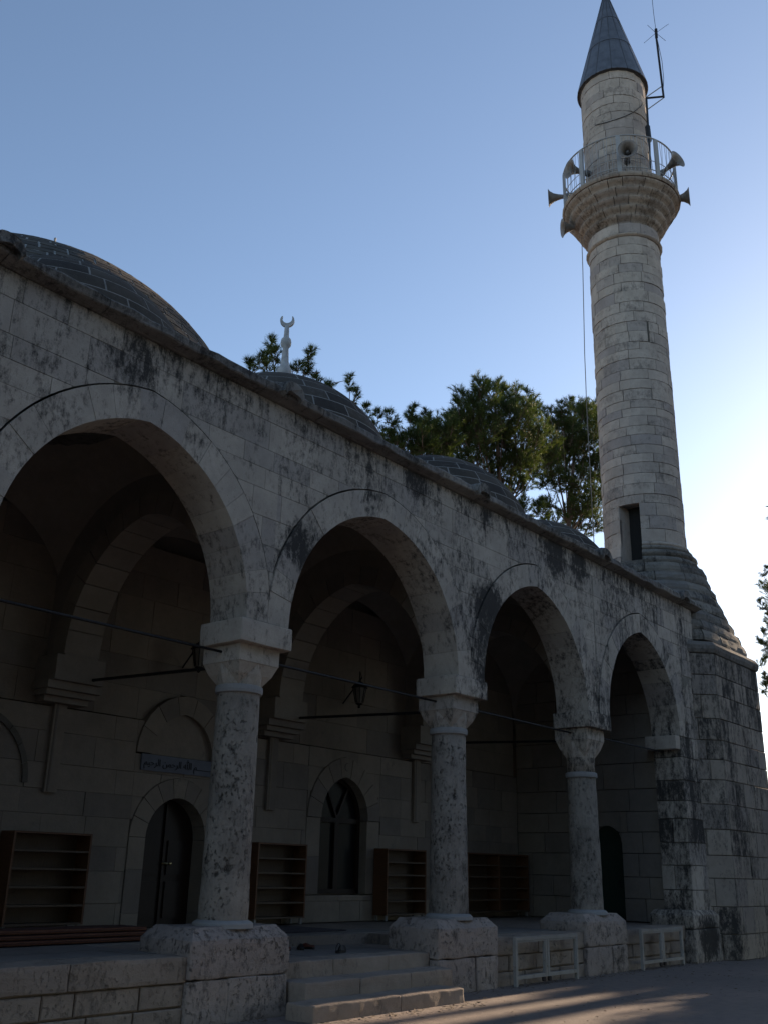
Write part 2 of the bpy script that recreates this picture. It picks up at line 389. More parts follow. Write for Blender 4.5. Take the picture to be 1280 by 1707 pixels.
def rough_box(x0, x1, y0, y1, z0, z1, cham=0.0, amp=0.012, n=7, seed=0.0, top_inset=0.0, top_h=0.0, rnd_e=0.03):
    """weathered stone block: rounded, chipped edges"""
    mb = MB(); idx = {}
    cx, cy, cz = (x0 + x1) / 2, (y0 + y1) / 2, (z0 + z1) / 2; hx, hy, hz = (x1 - x0) / 2, (y1 - y0) / 2, (z1 - z0) / 2
    def vert(a, b, c):
        k = (round(a, 5), round(b, 5), round(c, 5))
        if k in idx: return idx[k]
        p = [a * hx, b * hy, c * hz]
        if top_h and p[2] > hz - top_h:
            t = (p[2] - (hz - top_h)) / top_h; p[0] *= 1 - t * top_inset / hx; p[1] *= 1 - t * top_inset / hy
        q = []
        for v, h in zip(p, (hx, hy, hz)): q.append(max(-h + rnd_e, min(h - rnd_e, v)))
        d = Vector(p) - Vector(q)
        if d.length > rnd_e: d = d.normalized() * rnd_e
        w = Vector(q) + d
        w = w + Vector((cx, cy, cz))
        nv = mnoise.noise_vector(w * 3.1 + Vector((seed, seed * 2, 0))) * amp + mnoise.noise_vector(w * 11 + Vector((seed, 0, 3))) * amp * 0.5
        w = w + nv
        mb.v.append(tuple(w)); idx[k] = len(mb.v) - 1; return idx[k]
    g = [-1 + 2 * i / n for i in range(n + 1)]
    g = [-1, -0.96] + g[1:-1] + [0.96, 1]; m = len(g) - 1
    for i in range(m):
        for j in range(m):
            a, b, c, d = g[i], g[i + 1], g[j], g[j + 1]
            for s in (-1, 1):
                for ax in range(3):
                    q = [(a, c), (b, c), (b, d), (a, d)]
                    if s < 0: q = q[::-1]
                    fs = []
                    for (u, w) in q:
                        fs.append(vert(*((s, u, w) if ax == 0 else ((w, s, u) if ax == 1 else (u, w, s)))))
                    mb.f.append(tuple(fs))
    return mb

# ================================================================== SETTING
g = MB(); N = 48                                    # ground sheet, finer near the building
xs = sorted(set([-1500, -600, -200, -80, -40, -20] + [i for i in range(-10, 42, 2)] + [50, 70, 120, 300, 700, 1500]))
ys = sorted(set([-1500, -600, -200, -80, -40, -20] + [i * 1.0 for i in range(-14, 4)] + [10, 30, 60, 120, 300, 700, 1500]))
vid = [[None] * len(ys) for _ in xs]
for i, x in enumerate(xs):
    for j, y in enumerate(ys):
        z = 0.012 * mnoise.noise(Vector((x * 0.4, y * 0.4, 0))) if -10 < x < 42 and -14 < y < -0.2 else 0.0
        g.v.append((x, y, z)); vid[i][j] = len(g.v) - 1
for i in range(len(xs) - 1):
    for j in range(len(ys) - 1): g.f.append((vid[i][j], vid[i + 1][j], vid[i + 1][j + 1], vid[i][j + 1]))
tag(g.build('ground', 'ground', smooth=True, origin=(0, 0, 0)), kind='structure')

# ================================================================== PORTICO
XC = [4.05, 8.05, 12.31, 16.37]                     # column axes
YC = 0.40
T = 0.62                                            # thickness of the arcade wall
XL, XR = -0.75, 21.05                               # ends
ZT = 7.17                                           # wall top under the cornice
SP = 4.28                                           # springing
YB = 4.15                                           # porch back wall face
portico = empty('mosque_portico', (10.2, 0, 0), 'long shaded limestone portico with pointed arches, columns and small domes', 'portico')
ARCH = [Arch(1.95, 1.62, SP, 1.88), Arch(6.07, 1.64, SP, 1.90), Arch(10.20, 1.79, SP, 1.94), Arch(14.33, 1.65, SP, 1.90), Arch(18.36, 1.56, SP, 1.87)]
RING = 0.375
EXT = [a.grow(RING + 0.022) for a in ARCH]

# core of the wall (recessed mortar bed)
core = MB(); N = 340
def ext_z(x):
    z = None
    for a in EXT:
        t = a.top(x)
        if t is not None: z = t if z is None else max(z, t)
    if z is None: z = SP + 0.01
    return min(max(z, SP + 0.01), ZT - 0.05)
X = [XL + 0.02 + (XR - XL - 0.04) * i / N for i in range(N + 1)]; Z = [ext_z(x) for x in X]
for i in range(N):
    a, b, c, d = X[i], X[i + 1], Z[i], Z[i + 1]
    core.add([(a, 0.007, c), (b, 0.007, d), (b, 0.007, ZT), (a, 0.007, ZT), (a, T - 0.01, c), (b, T - 0.01, d), (b, T - 0.01, ZT), (a, T - 0.01, ZT)],
             [(0, 1, 2, 3), (5, 4, 7, 6), (1, 0, 4, 5), (3, 2, 6, 7)])
aw = core.build('arcade_wall', 'pale_mortar', portico)
end = MB().box(20.0, XR - 0.02, 0.025, T - 0.01, 0.0, SP + 0.012); endp = end.build('end_pier', 'mortar', portico)
MB().box(XL, 0.33, 0.0, T, 0.0, SP + 0.012).build('end_pier', 'pier', portico)
zs = courses(SP + 0.0, ZT, 0.31, 3, 0.22)
coursed('stone_block', aw, 'facade', fr_front(0.0), 2.3, 19.2, zs, 0.42, 0.95, EXT, seed=11, gap=0.006, jit=0.003)
coursed('stone_block', aw, 'pier', fr_front(0.0), 19.2, XR, zs, 0.55, 1.1, EXT, seed=12, gap=0.008)
coursed('stone_block', aw, 'facade', fr_front(0.0), XL, 2.3, zs, 1.0, 1.6, EXT, seed=13)
coursed('stone_block', endp, 'pier', fr_front(0.0), 19.93, XR, courses(0.0, SP, 0.42, 5), 0.4, 0.75, seed=14, gap=0.014, depth=0.16)
coursed('stone_block', endp, 'pier', fr_left(19.93), 0.004, T, courses(0.0, SP, 0.42, 5), 0.5, 0.7, seed=15, gap=0.014, depth=0.05)

# arch rings: single voussoirs through the whole wall
for ai, A in enumerate(ARCH):
    lo = ([XL] + XC)[ai]; hi = (XC + [XR])[ai]
    lo, hi = lo + 0.004, hi - 0.004
    ring = MB(); n = 40
    P = [A.pt(-1 + 2 * i / n, 0.006) for i in range(n + 1)]; Q = [A.pt(-1 + 2 * i / n, RING - 0.005) for i in range(n + 1)]
    for i in range(n):
        q = [P[i], P[i + 1], Q[i + 1], Q[i]]; q = [(min(max(x, lo), hi), z) for x, z in q]
        vs = [(x, -0.004, z) for x, z in q] + [(x, T - 0.008, z) for x, z in q]
        ring.add(vs, [(0, 1, 2, 3), (7, 6, 5, 4), (1, 0, 4, 5), (3, 2, 6, 7)])
    ro = ring.build('arch', 'pale_mortar', portico)
    rs = random.Random(40 + ai); m = 19
    e = [-1.0]; w = [1 + rs.uniform(-0.22, 0.22) for _ in range(m)]; s = sum(w)
    for x in w: e.append(e[-1] + 2 * x / s)
    e[-1] = 1.0
    for i in range(m):
        t0, t1 = e[i] + 0.0007, e[i + 1] - 0.0007
        if t0 < 0 < t1: ts = [t0, 0.0, t1]
        else: ts = [t0, (t0 + t1) / 2, t1]
        ii = [A.pt(t) for t in ts]; oo = [A.pt(t, RING) for t in ts]
        poly = ii + oo[::-1]
        poly = [(min(max(x, lo), hi), z) for x, z in poly]
        pr = 0.014 + rs.uniform(-0.004, 0.004); mb = MB(); n2 = 6
        vs = [(x, -pr, z) for x, z in poly] + [(x, T + 0.004, z) for x, z in poly]
        fs = [tuple(range(n2)), tuple(range(2 * n2 - 1, n2 - 1, -1))] + [((k + 1) % n2, k, n2 + k, n2 + (k + 1) % n2) for k in range(n2)]
        mb.add(vs, fs).build('voussoir', 'facade' if ai < 4 else 'pier', ro)

# cornice
prof = [(0.04, ZT + 0.002), (-0.025, ZT + 0.004), (-0.04, ZT + 0.012), (-0.135, ZT + 0.035), (-0.16, ZT + 0.045), (-0.17, ZT + 0.06), (-0.17, ZT + 0.135), (-0.15, ZT + 0.16), (0.05, ZT + 0.225), (0.60, ZT + 0.29)]
cc = MB().box(XL - 0.1, XR + 0.1, -0.1, T, ZT + 0.05, ZT + 0.12).build('cornice', 'mortar', portico)
x = XL - 0.22; rs = random.Random(5)
while x < XR + 0.2:
    x1 = min(x + rs.uniform(0.95, 1.5), XR + 0.24)
    if XR + 0.24 - x1 < 0.5: x1 = XR + 0.24
    mb = MB(); n = max(3, int((x1 - x) / 0.14)); L = len(prof); dz = rs.uniform(-0.006, 0.006); dy = rs.uniform(-0.01, 0.01)
    for i in range(n + 1):
        xx = x + 0.004 + (x1 - x - 0.008) * i / n
        for (y, z) in prof:
            nv = mnoise.noise_vector(Vector((xx * 4.5, y * 9, z * 9))); k = 1.0 if -0.31 < y < -0.02 else 0.15
            mb.v.append((xx, y + dy * k + nv.y * 0.03 * k, z + dz * k + nv.z * 0.024 * k))
    for i in range(n):
        for j in range(L): mb.f.append((i * L + j, (i + 1) * L + j, (i + 1) * L + (j + 1) % L, i * L + (j + 1) % L))
    mb.f.append(tuple(range(L))); mb.f.append(tuple(n * L + j for j in range(L - 1, -1, -1)))
    mb.build('cornice_stone', 'cornice', cc); x = x1
# water spouts over every column
for sx in [0.0, 4.02, 8.06, 12.42, 16.6, 20.3]:
    mb = MB(); n = 12; rings = []
    for (y, sc, dz) in ((0.25, 1.0, 0.0), (-0.15, 1.0, 0.0), (-0.22, 0.97, -0.005), (-0.245, 0.88, 0.0)):
        rg = []
        for i in range(n + 1):
            a = math.pi * i / n; rg.append((sx + 0.20 * sc * math.cos(a), y, ZT + 0.085 + dz + 0.19 * sc * math.sin(a)))
        for i in range(n + 1):
            a = math.pi - math.pi * i / n; rg.append((sx + 0.155 * sc * math.cos(a), y, ZT + 0.035 + dz + 0.08 * math.sin(a)))
        rings.append(rg)
    m = len(rings[0])
    for rg in rings:
        for p in rg:
            v = Vector(p); mb.v.append(tuple(v + mnoise.noise_vector(v * 7) * 0.018))
    for k in range(len(rings) - 1):
        for i in range(m): mb.f.append((k * m + i, k * m + (i + 1) % m, (k + 1) * m + (i + 1) % m, (k + 1) * m + i))
    mb.f.append(tuple((len(rings) - 1) * m + i for i in range(m)))
    mb.build('water_spout', 'cornice', portico)
# roof deck under the domes
MB().box(XL, XR - 0.05, T - 0.05, YB + 0.3, ZT - 0.12, ZT + 0.21).build('roof_deck', 'dome_mortar_old', portico)

# columns
for ci, cx in enumerate(XC):
    low = 3.17 if ci == 3 else 3.47
    sh = MB(); n, m = 40, 26; r0, r1 = 0.278, 0.250; za = 0.955
    for j in range(m + 1):
        t = j / m; z = za + (low - za) * t; r = r0 + (r1 - r0) * t
        for i in range(n):
            a = 2 * math.pi * i / n; p = Vector((r * math.cos(a), r * math.sin(a), z))
            d = mnoise.noise(p * 4 + Vector((ci * 5, 0, 0))) * 0.007 + mnoise.noise(p * 15 + Vector((ci * 5, 0, 0))) * 0.004
            sh.v.append((cx + (r + d) * math.cos(a), YC + (r + d) * math.sin(a), z))
    for j in range(m):
        for i in range(n): sh.f.append((j * n + i, j * n + (i + 1) % n, (j + 1) * n + (i + 1) % n, (j + 1) * n + i))
    col = sh.build('column', 'column', portico, smooth=True)
    MB().lathe([(0.34, 0.90), (0.335, 0.945), (0.315, 0.965), (0.27, 0.985)], cx, YC, 36).build('base_ring', 'marble', col, smooth=False)
    MB().lathe([(0.25, low - 0.015), (0.278, low - 0.005), (0.284, low + 0.03), (0.280, low + 0.075), (0.25, low + 0.085)], cx, YC, 40).build('neck_band', 'marble', col)
    if ci == 3:
        MB().lathe([(0.248, low + 0.07), (0.248, low + 0.33), (0.252, 3.57)], cx, YC, 32).build('neck_drum', 'facade', col, smooth=True)
    # folded capital: round below, square above, triangular facets between
    cap = MB(); zb, zc, zt = low + 0.08 if ci != 3 else 3.50, 3.80, 3.875
    hw = 0.315
    bot = [(0.255 * math.cos(math.pi / 8 * i), 0.255 * math.sin(math.pi / 8 * i)) for i in range(16)]
    top = []
    for i in range(16):
        a = math.pi / 8 * i; c, s = math.cos(a), math.sin(a); k = hw / max(abs(c), abs(s))
        if i % 4 == 0: k *= 0.985
        top.append((c * k, s * k))
    mid = [((b[0] * 0.45 + t[0] * 0.55) * (0.93 if i % 2 else 1.04), (b[1] * 0.45 + t[1] * 0.55) * (0.93 if i % 2 else 1.04)) for i, (b, t) in enumerate(zip(bot, top))]
    vs = [(cx + x, YC + y, zb) for x, y in bot] + [(cx + x, YC + y, (zb + zc) / 2) for x, y in mid] + [(cx + x, YC + y, zc) for x, y in top]
    fs = []
    for L in (0, 16):
        for i in range(16):
            j = (i + 1) % 16
            if (i + L // 16) % 2: fs += [(L + i, L + j, L + 16 + i), (L + j, L + 16 + j, L + 16 + i)]
            else: fs += [(L + i, L + j, L + 16 + j), (L + i, L + 16 + j, L + 16 + i)]
    cap.add(vs, fs).build('capital', 'facade', col)
    MB().box(cx - hw - 0.006, cx + hw + 0.006, YC - hw - 0.006, YC + hw + 0.006, zc + 0.002, 4.0).build('abacus', 'facade', col)
    rough_box(cx - 0.42, cx + 0.42, -0.035, 0.70, 4.002, SP - 0.004, amp=0.006, n=6, seed=ci, rnd_e=0.018).build('impost_block', 'facade', col, smooth=False)
    px = cx - 0.02
    rough_box(px - 0.72, px + 0.72, 0.03, 0.90, 0.43, 0.925, amp=0.014, n=12, seed=ci + 9, top_inset=0.12, top_h=0.13, rnd_e=0.03).build('plinth', 'plinth', col, smooth=False)
    rough_box(px - 0.72, px + 0.16 * (1 if ci != 1 else -1) , 0.035, 0.88, -0.03, 0.425, amp=0.014, n=7, seed=ci + 21).build('plinth_block', 'plinth', col)
    rough_box(px + 0.17 * (1 if ci != 1 else -1), px + 0.71, 0.025, 0.88, -0.03, 0.425, amp=0.014, n=7, seed=ci + 31).build('plinth_block', 'plinth', col)
# the pier's own impost and foot
rough_box(19.72, 20.3, 0.02, 0.70, 4.0, SP - 0.004, amp=0.006, seed=50, rnd_e=0.018).build('impost_block', 'pier', endp)
rough_box(19.62, XR + 0.02, -0.10, 0.80, 0.60, 0.93, amp=0.015, seed=51, top_inset=0.08, top_h=0.1).build('plinth', 'pier', endp)
rough_box(19.62, XR + 0.02, -0.10, 0.80, -0.03, 0.595, amp=0.015, seed=52).build('plinth', 'pier', endp)

# platform, landing, steps
PF = 0.10
plat = MB()
plat.box(XL, 8.0, PF + 0.06, YB + 0.4, -0.05, 0.645); plat.box(12.3, XR - 0.1, PF + 0.06, YB + 0.4, -0.05, 0.645)
plat.box(8.0, 12.3, 1.85, YB + 0.4, -0.05, 0.645); plat.box(8.0, 12.3, 0.2, 1.85, -0.05, 0.505)
po = plat.build('platform', 'platform', portico)
for (a, b) in ((2.6, 7.32), (13.02, 15.64), (17.08, 19.62)):
    coursed('platform_block', po, 'platform', fr_front(PF), a, b, [-0.03, 0.19, 0.41], 0.35, 0.75, seed=int(a * 7), gap=0.016, depth=0.10, jit=0.012, bev=0.012)
    x = a; rs = random.Random(int(a))
    while x < b - 0.05:
        x1 = min(b, x + rs.uniform(1.0, 1.7))
        if b - x1 < 0.4: x1 = b
        rough_box(x + 0.003, x1 - 0.003, PF - 0.02, PF + 0.46, 0.415, 0.66, amp=0.012, n=6, seed=x, rnd_e=0.02).build('coping_stone', 'platform', po); x = x1
# floor slabs
rs = random.Random(3); y = PF + 0.46
def floor_slabs(x0, x1, y0, y1, z):
    y = y0
    while y < y1 - 0.05:
        yy = min(y1, y + 0.62); x = x0
        while x < x1 - 0.05:
            xx = min(x1, x + rs.uniform(0.6, 1.1))
            if x1 - xx < 0.3: xx = x1
            MB().box(x + 0.004, xx - 0.004, y + 0.004, yy - 0.004, z - 0.05, z + rs.uniform(-0.002, 0.002)).build('floor_slab', 'floor', po); x = xx
        y = yy
floor_slabs(4.6, 7.33, 0.57, 2.4, 0.662); floor_slabs(8.77, 11.58, 0.58, 1.84, 0.522)
floor_slabs(7.34, 13.0, 1.86, 2.5, 0.662); floor_slabs(13.02, 15.62, 0.57, 1.84, 0.662)
for (x0, x1, y0, y1, z0, z1, nm) in ((8.50, 11.25, -0.60, -0.19, -0.03, 0.172, 2), (8.78, 11.56, -0.205, 0.21, -0.03, 0.345, 3), (8.78, 11.56, 0.17, 0.585, 0.0, 0.522, 3)):
    cuts = [x0] + sorted(x0 + (x1 - x0) * (k + rs.uniform(-0.1, 0.1)) / nm for k in range(1, nm)) + [x1]
    for a, b in zip(cuts, cuts[1:]):
        rough_box(a + 0.002, b - 0.002, y0, y1, z0, z1, amp=0.012, n=12, seed=a + y0, rnd_e=0.018).build('step', 'step', portico)

# porch back wall
DOOR = Arch(10.36, 0.58, 1.92, 0.60, 0.66); WIN = Arch(14.26, 0.645, 2.40, 0.75, 1.12)
LUN = Arch(10.36, 0.60, 3.14, 0.66, 3.12)
LUNL = Arch(7.0, 0.62, 2.55, 0.85, 2.45)
dop, wop, lop = DOOR.grow(0.30), WIN.grow(0.36), LUN.grow(0.30)
dop.zbot = 0.66; wop.zbot = 1.10; lop.zbot = 3.12
bw = MB().box(XL, XR - 0.6, YB + 0.33, YB + 0.45, 0.0, ZT + 0.1).build('back_wall', 'backwall', portico)
class Rect:                                          # the sign's place
    pass
ops = [dop, wop, lop]
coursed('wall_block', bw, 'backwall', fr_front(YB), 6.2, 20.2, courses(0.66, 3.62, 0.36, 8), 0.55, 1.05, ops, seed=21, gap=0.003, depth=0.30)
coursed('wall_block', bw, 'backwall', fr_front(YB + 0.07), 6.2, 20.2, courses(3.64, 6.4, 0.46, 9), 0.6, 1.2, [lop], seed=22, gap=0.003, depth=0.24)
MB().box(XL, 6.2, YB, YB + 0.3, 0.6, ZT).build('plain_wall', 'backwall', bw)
def ring_stones(A, t, fr, depth, proud, mat, parent, m, name='voussoir', seed=0, drop=None):
    rs = random.Random(seed); e = [-1 + 2 * i / m for i in range(m + 1)]
    for i in range(m):
        t0, t1 = e[i] + 0.004, e[i + 1] - 0.004
        ts = [t0, 0.0, t1] if t0 < 0 < t1 else [t0, (t0 + t1) / 2, t1]
        poly = [A.pt(q) for q in ts] + [A.pt(q, t) for q in ts][::-1]
        slab_poly(poly[:], fr, depth, proud + rs.uniform(-0.003, 0.003)).build(name, mat, parent)
    if drop is not None:                             # jamb stones down to the floor
        for s in (-1, 1):
            z = A.z0 - 0.004
            while z > drop + 0.05:
                z2 = max(drop, z - rs.uniform(0.4, 0.6))
                xa, xb = sorted((A.xc + s * A.a, A.xc + s * (A.a + t)))
                slab_poly([(xa, z2 + 0.004), (xb, z2 + 0.004), (xb, z), (xa, z)], fr, depth, proud).build('jamb_stone', mat, parent); z = z2
# door
dr = MB()
n = 16; pts = [(DOOR.xc - DOOR.a, 0.66)] + [DOOR.pt(-1 + 2 * i / n) for i in range(n + 1)] + [(DOOR.xc + DOOR.a, 0.66)]
dr = slab_poly(pts[::-1][::-1], fr_front(YB + 0.27), 0.05).build('door', 'wood_dark', portico)
for s in (-1, 1):
    for (z0, z1) in ((0.78, 1.30), (1.40, 1.90)):
        MB().box(DOOR.xc + s * 0.28 - 0.2, DOOR.xc + s * 0.28 + 0.2, YB + 0.245, YB + 0.275, z0, z1).build('door_panel', 'wood_dark', dr)
MB().box(DOOR.xc - 0.02, DOOR.xc + 0.02, YB + 0.235, YB + 0.275, 0.68, 2.45).build('door_stile', 'wood_dark', dr)
MB().tube([(DOOR.xc + 0.05, YB + 0.27, 1.56), (DOOR.xc + 0.05, YB + 0.19, 1.56), (DOOR.xc - 0.07, YB + 0.19, 1.56)], 0.014).build('door_handle', 'brass', dr)
MB().lathe([(0.0, 1.53), (0.022, 1.545), (0.026, 1.565), (0.016, 1.585), (0.0, 1.59)], DOOR.xc + 0.11, YB + 0.20, 10, cap=False).build('door_knob', 'brass', dr, smooth=True)
ring_stones(DOOR, 0.295, fr_front(YB), 0.32, 0.02, 'backwall', dr, 9, seed=3, drop=0.66)
ln = slab_poly([LUN.pt(-1 + 2 * i / 16) for i in range(17)], fr_front(YB + 0.05), 0.2).build('lunette', 'backwall', portico)
ring_stones(LUN, 0.295, fr_front(YB), 0.28, 0.025, 'backwall', ln, 7, seed=4)
# inscribed panel over the door: basmala in raised lettering
sg = MB().box(9.56, 11.16, YB - 0.035, YB + 0.02, 2.885, 3.125).build('inscription_panel', 'panel', portico)
sg['label'] = 'slate blue inscribed panel with black calligraphy over the door'
try:
    glyphs = [0xFE91, 0xFEB4] + [0x0640] * 9 + [0xFEE2, 0x20, 0xFDF2, 0x20, 0xFE8D, 0xFEDF, 0xFEAE, 0xFEA3, 0xFEE4, 0xFEE6, 0x20, 0xFE8D, 0xFEDF, 0xFEAE, 0xFEA3, 0xFEF4, 0xFEE2]
    fc = bpy.data.curves.new('lettering', 'FONT'); fc.body = ''.join(chr(c) for c in reversed(glyphs)); fc.size = 0.2; fc.extrude = 0.004
    fo = bpy.data.objects.new('lettering', fc); COL.objects.link(fo)
    dg = bpy.context.evaluated_depsgraph_get(); dg.update()
    me = bpy.data.meshes.new_from_object(fo.evaluated_get(dg)); bpy.data.objects.remove(fo)
    co = np.empty(len(me.vertices) * 3); me.vertices.foreach_get('co', co); co = co.reshape(-1, 3)
    lo, hi = co.min(0), co.max(0)
    mb = MB(); mb.v = [(9.60 + (c[0] - lo[0]) / (hi[0] - lo[0]) * 1.52, YB - 0.037 - c[2] - 0.004, 2.905 + (c[1] - lo[1]) / (hi[1] - lo[1]) * 0.20) for c in co]
    mb.f = [tuple(p.vertices) for p in me.polygons]
    mb.build('lettering', 'ink', sg)
except Exception as ex:
    print('lettering failed', ex)
# window
wn_ = slab_poly([(WIN.xc - WIN.a, 1.12), (WIN.xc + WIN.a, 1.12)] + [WIN.pt(1 - 2 * i / 20) for i in range(21)], fr_front(YB + 0.30), 0.02).build('window', 'slot', portico)
ring_stones(WIN, 0.355, fr_front(YB), 0.30, 0.025, 'backwall', wn_, 9, seed=6)
for s in (-1, 1):
    xa, xb = sorted((WIN.xc + s * WIN.a, WIN.xc + s * (WIN.a + 0.355)))
    for (z0, z1) in ((1.12, 1.74), (1.745, 2.395)): slab_poly([(xa, z0), (xb, z0), (xb, z1), (xa, z1)], fr_front(YB), 0.30, 0.004).build('jamb_stone', 'backwall', wn_)
gl = slab_poly([(WIN.xc - WIN.a + 0.05, 1.17), (WIN.xc + WIN.a - 0.05, 1.17)] + [Arch(WIN.xc, WIN.a - 0.05, 2.40, 0.70).pt(1 - 2 * i / 20) for i in range(21)], fr_front(YB + 0.235), 0.008).build('pane', 'glass', wn_)
fr_ = MB(); y0, y1 = YB + 0.17, YB + 0.225
for i in range(20):
    p, q = WIN.pt(1 - 2 * i / 20), WIN.pt(1 - 2 * (i + 1) / 20); W2 = Arch(WIN.xc, WIN.a - 0.075, 2.40, 0.67); r_, s_ = W2.pt(1 - 2 * (i + 1) / 20), W2.pt(1 - 2 * i / 20)
    q4 = [p, q, r_, s_]; fr_.add([(x, y0, z) for x, z in q4] + [(x, y1, z) for x, z in q4], [(0, 1, 2, 3), (0, 3, 7, 4), (2, 1, 5, 6), (3, 2, 6, 7)])
for s in (-1, 1): fr_.box(*sorted((WIN.xc + s * WIN.a, WIN.xc + s * (WIN.a - 0.075))), y0, y1, 1.12, 2.4)
fr_.box(WIN.xc - WIN.a, WIN.xc + WIN.a, y0, y1, 1.12, 1.20)
fr_.build('frame', 'wood_dark', wn_)
MB().box(WIN.xc - WIN.a + 0.08, WIN.xc + WIN.a - 0.08, y0 + 0.004, y1 - 0.004, 2.34, 2.43).build('transom', 'wood_dark', wn_)
MB().box(WIN.xc - 0.06, WIN.xc + 0.06, y0 + 0.002, y1 - 0.002, 1.2, 2.34).build('mullion', 'wood_dark', wn_)
for s in (-1, 1): MB().tube([(WIN.xc, YB + 0.2, 2.42), (WIN.xc + s * 0.3, YB + 0.2, 2.98)], 0.03, 4).build('tracery_bar', 'wood_dark', wn_)
cr = MB(); n = 20                                     # crescent carved on the keystone
for i in range(n + 1):
    a = RAD(60 + 240 * i / n); t = math.sin(math.pi * i / n) * 0.028 + 0.004
    for rr in (0.075, 0.075 - t): cr.v.append((14.26 + rr * math.cos(a), YB - 0.032, 3.33 + rr * math.sin(a)))
cr.f = [(2 * i, 2 * i + 1, 2 * i + 3, 2 * i + 2) for i in range(n)]
cr.build('carved_crescent', 'mortar', wn_)
ring_stones(LUNL, 0.08, fr_front(YB), 0.02, 0.03, 'mortar', bw, 9, name='groove_stone', seed=9)

# corbels, pilaster strips, transverse arches, vaults
TA = Arch((T + 3.74) / 2, (3.74 - T) / 2, SP + 0.02, 1.74)
for ci, cx in enumerate(XC):
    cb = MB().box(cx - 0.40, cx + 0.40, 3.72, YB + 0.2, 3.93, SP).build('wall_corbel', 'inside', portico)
    for (z0, z1, w, y) in ((3.82, 3.926, 0.44, 3.80), (3.74, 3.816, 0.40, 3.88), (3.66, 3.736, 0.36, 3.98)):
        MB().box(cx - w, cx + w, y, YB + 0.05, z0, z1).build('corbel_moulding', 'inside', cb)
    MB().box(cx - 0.10, cx + 0.10, YB - 0.06, YB + 0.05, 2.45, 3.655).build('pilaster_strip', 'backwall', cb)
    MB().tube([(cx - 0.05, YB - 0.05, 2.46), (cx - 0.05, YB - 0.05, 3.65)], 0.025, 8).build('roll_moulding', 'backwall', cb)
    tw = MB(); n = 28; x0, x1 = cx - 0.27, cx + 0.27
    Yv = [TA.xc - TA.a + 0.001 + (2 * TA.a - 0.002) * i / n for i in range(n + 1)]; Zv = [(TA.top(y) or TA.z0) + 0.30 for y in Yv]
    for i in range(n):
        a, b, c, d = Yv[i], Yv[i + 1], Zv[i], Zv[i + 1]
        tw.add([(x0, a, c), (x0, b, d), (x0, b, ZT - 0.1), (x0, a, ZT - 0.1), (x1, a, c), (x1, b, d), (x1, b, ZT - 0.1), (x1, a, ZT - 0.1)], [(1, 0, 3, 2), (4, 5, 6, 7), (0, 1, 5, 4)])
    tw.box(x0, x1, 3.739, YB + 0.2, SP, ZT - 0.1)
    to = tw.build('transverse_arch', 'inside', portico)
    m = 15
    for i in range(m):
        t0, t1 = -1 + 2 * i / m + 0.003, -1 + 2 * (i + 1) / m - 0.003
        ts = [t0, 0.0, t1] if t0 < 0 < t1 else [t0, (t0 + t1) / 2, t1]
        poly = [TA.pt(t) for t in ts] + [TA.pt(t, 0.31) for t in ts][::-1]
        poly = [(min(max(u, T + 0.006), 4.1), v) for u, v in poly]
        vs = [(x0 - 0.02, u, v) for u, v in poly] + [(x1 + 0.02, u, v) for u, v in poly]
        MB().add(vs, [tuple(range(5, -1, -1)), tuple(range(6, 12))] + [(k, (k + 1) % 6, 6 + (k + 1) % 6, 6 + k) for k in range(6)]).build('voussoir', 'inside', to)
bays = [(XL + 0.3, XC[0]), (XC[0], XC[1]), (XC[1], XC[2]), (XC[2], XC[3]), (XC[3], 20.35)]
for (a, b) in bays:
    cx, cy = (a + b) / 2, (T + YB) / 2; hx, hy = (b - a) / 2 - 0.05, (YB + 0.1 - T) / 2; R2 = hx * hx + hy * hy; n = 22; z0 = 4.62
    vt = MB()
    for i in range(n + 1):
        for j in range(n + 1):
            x, y = -hx + 2 * hx * i / n, -hy + 2 * hy * j / n
            vt.v.append((cx + x, cy + y, min(z0 + math.sqrt(max(0, R2 - x * x - y * y)), ZT - 0.13)))
    for i in range(n):
        for j in range(n): vt.f.append((i * (n + 1) + j, i * (n + 1) + j + 1, (i + 1) * (n + 1) + j + 1, (i + 1) * (n + 1) + j))
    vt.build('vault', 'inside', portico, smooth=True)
# end wall with its low green door
ED = Arch(1.95, 0.36, 2.18, 0.30, 0.66)
ew = MB().box(20.38, 20.5, T - 0.01, YB + 0.3, 0.0, ZT).build('end_wall', 'mortar', portico)
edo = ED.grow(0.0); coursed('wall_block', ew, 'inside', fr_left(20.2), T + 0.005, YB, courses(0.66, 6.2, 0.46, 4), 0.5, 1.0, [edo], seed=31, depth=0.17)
eds = slab_poly([(ED.xc - ED.a, 0.66)] + [ED.pt(-1 + 2 * i / 12) for i in range(13)] + [(ED.xc + ED.a, 0.66)], fr_left(20.33), 0.04).build('door', 'green', portico)
MB().box(20.27, 20.31, 1.72, 1.74, 1.3, 1.45).build('door_handle', 'iron', eds)
MB().box(XL - 0.3, XL, 0.0, YB + 0.3, 0, ZT).build('end_wall', 'pier', portico)

# tie rods
for a, b in zip(XC, XC[1:] + [19.95]):
    MB().tube([(a + 0.28, YC, 3.925), (b - 0.28, YC, 3.925)] if b < 19 else [(a + 0.28, YC, 3.95), (b, YC, 3.97)], 0.016, 8).build('tie_rod', 'iron', portico)
for cx in XC:
    MB().tube([(cx, YC + 0.28, 3.83), (cx + 0.22, 3.78, 4.0)], 0.022, 8).build('tie_rod', 'iron', portico)

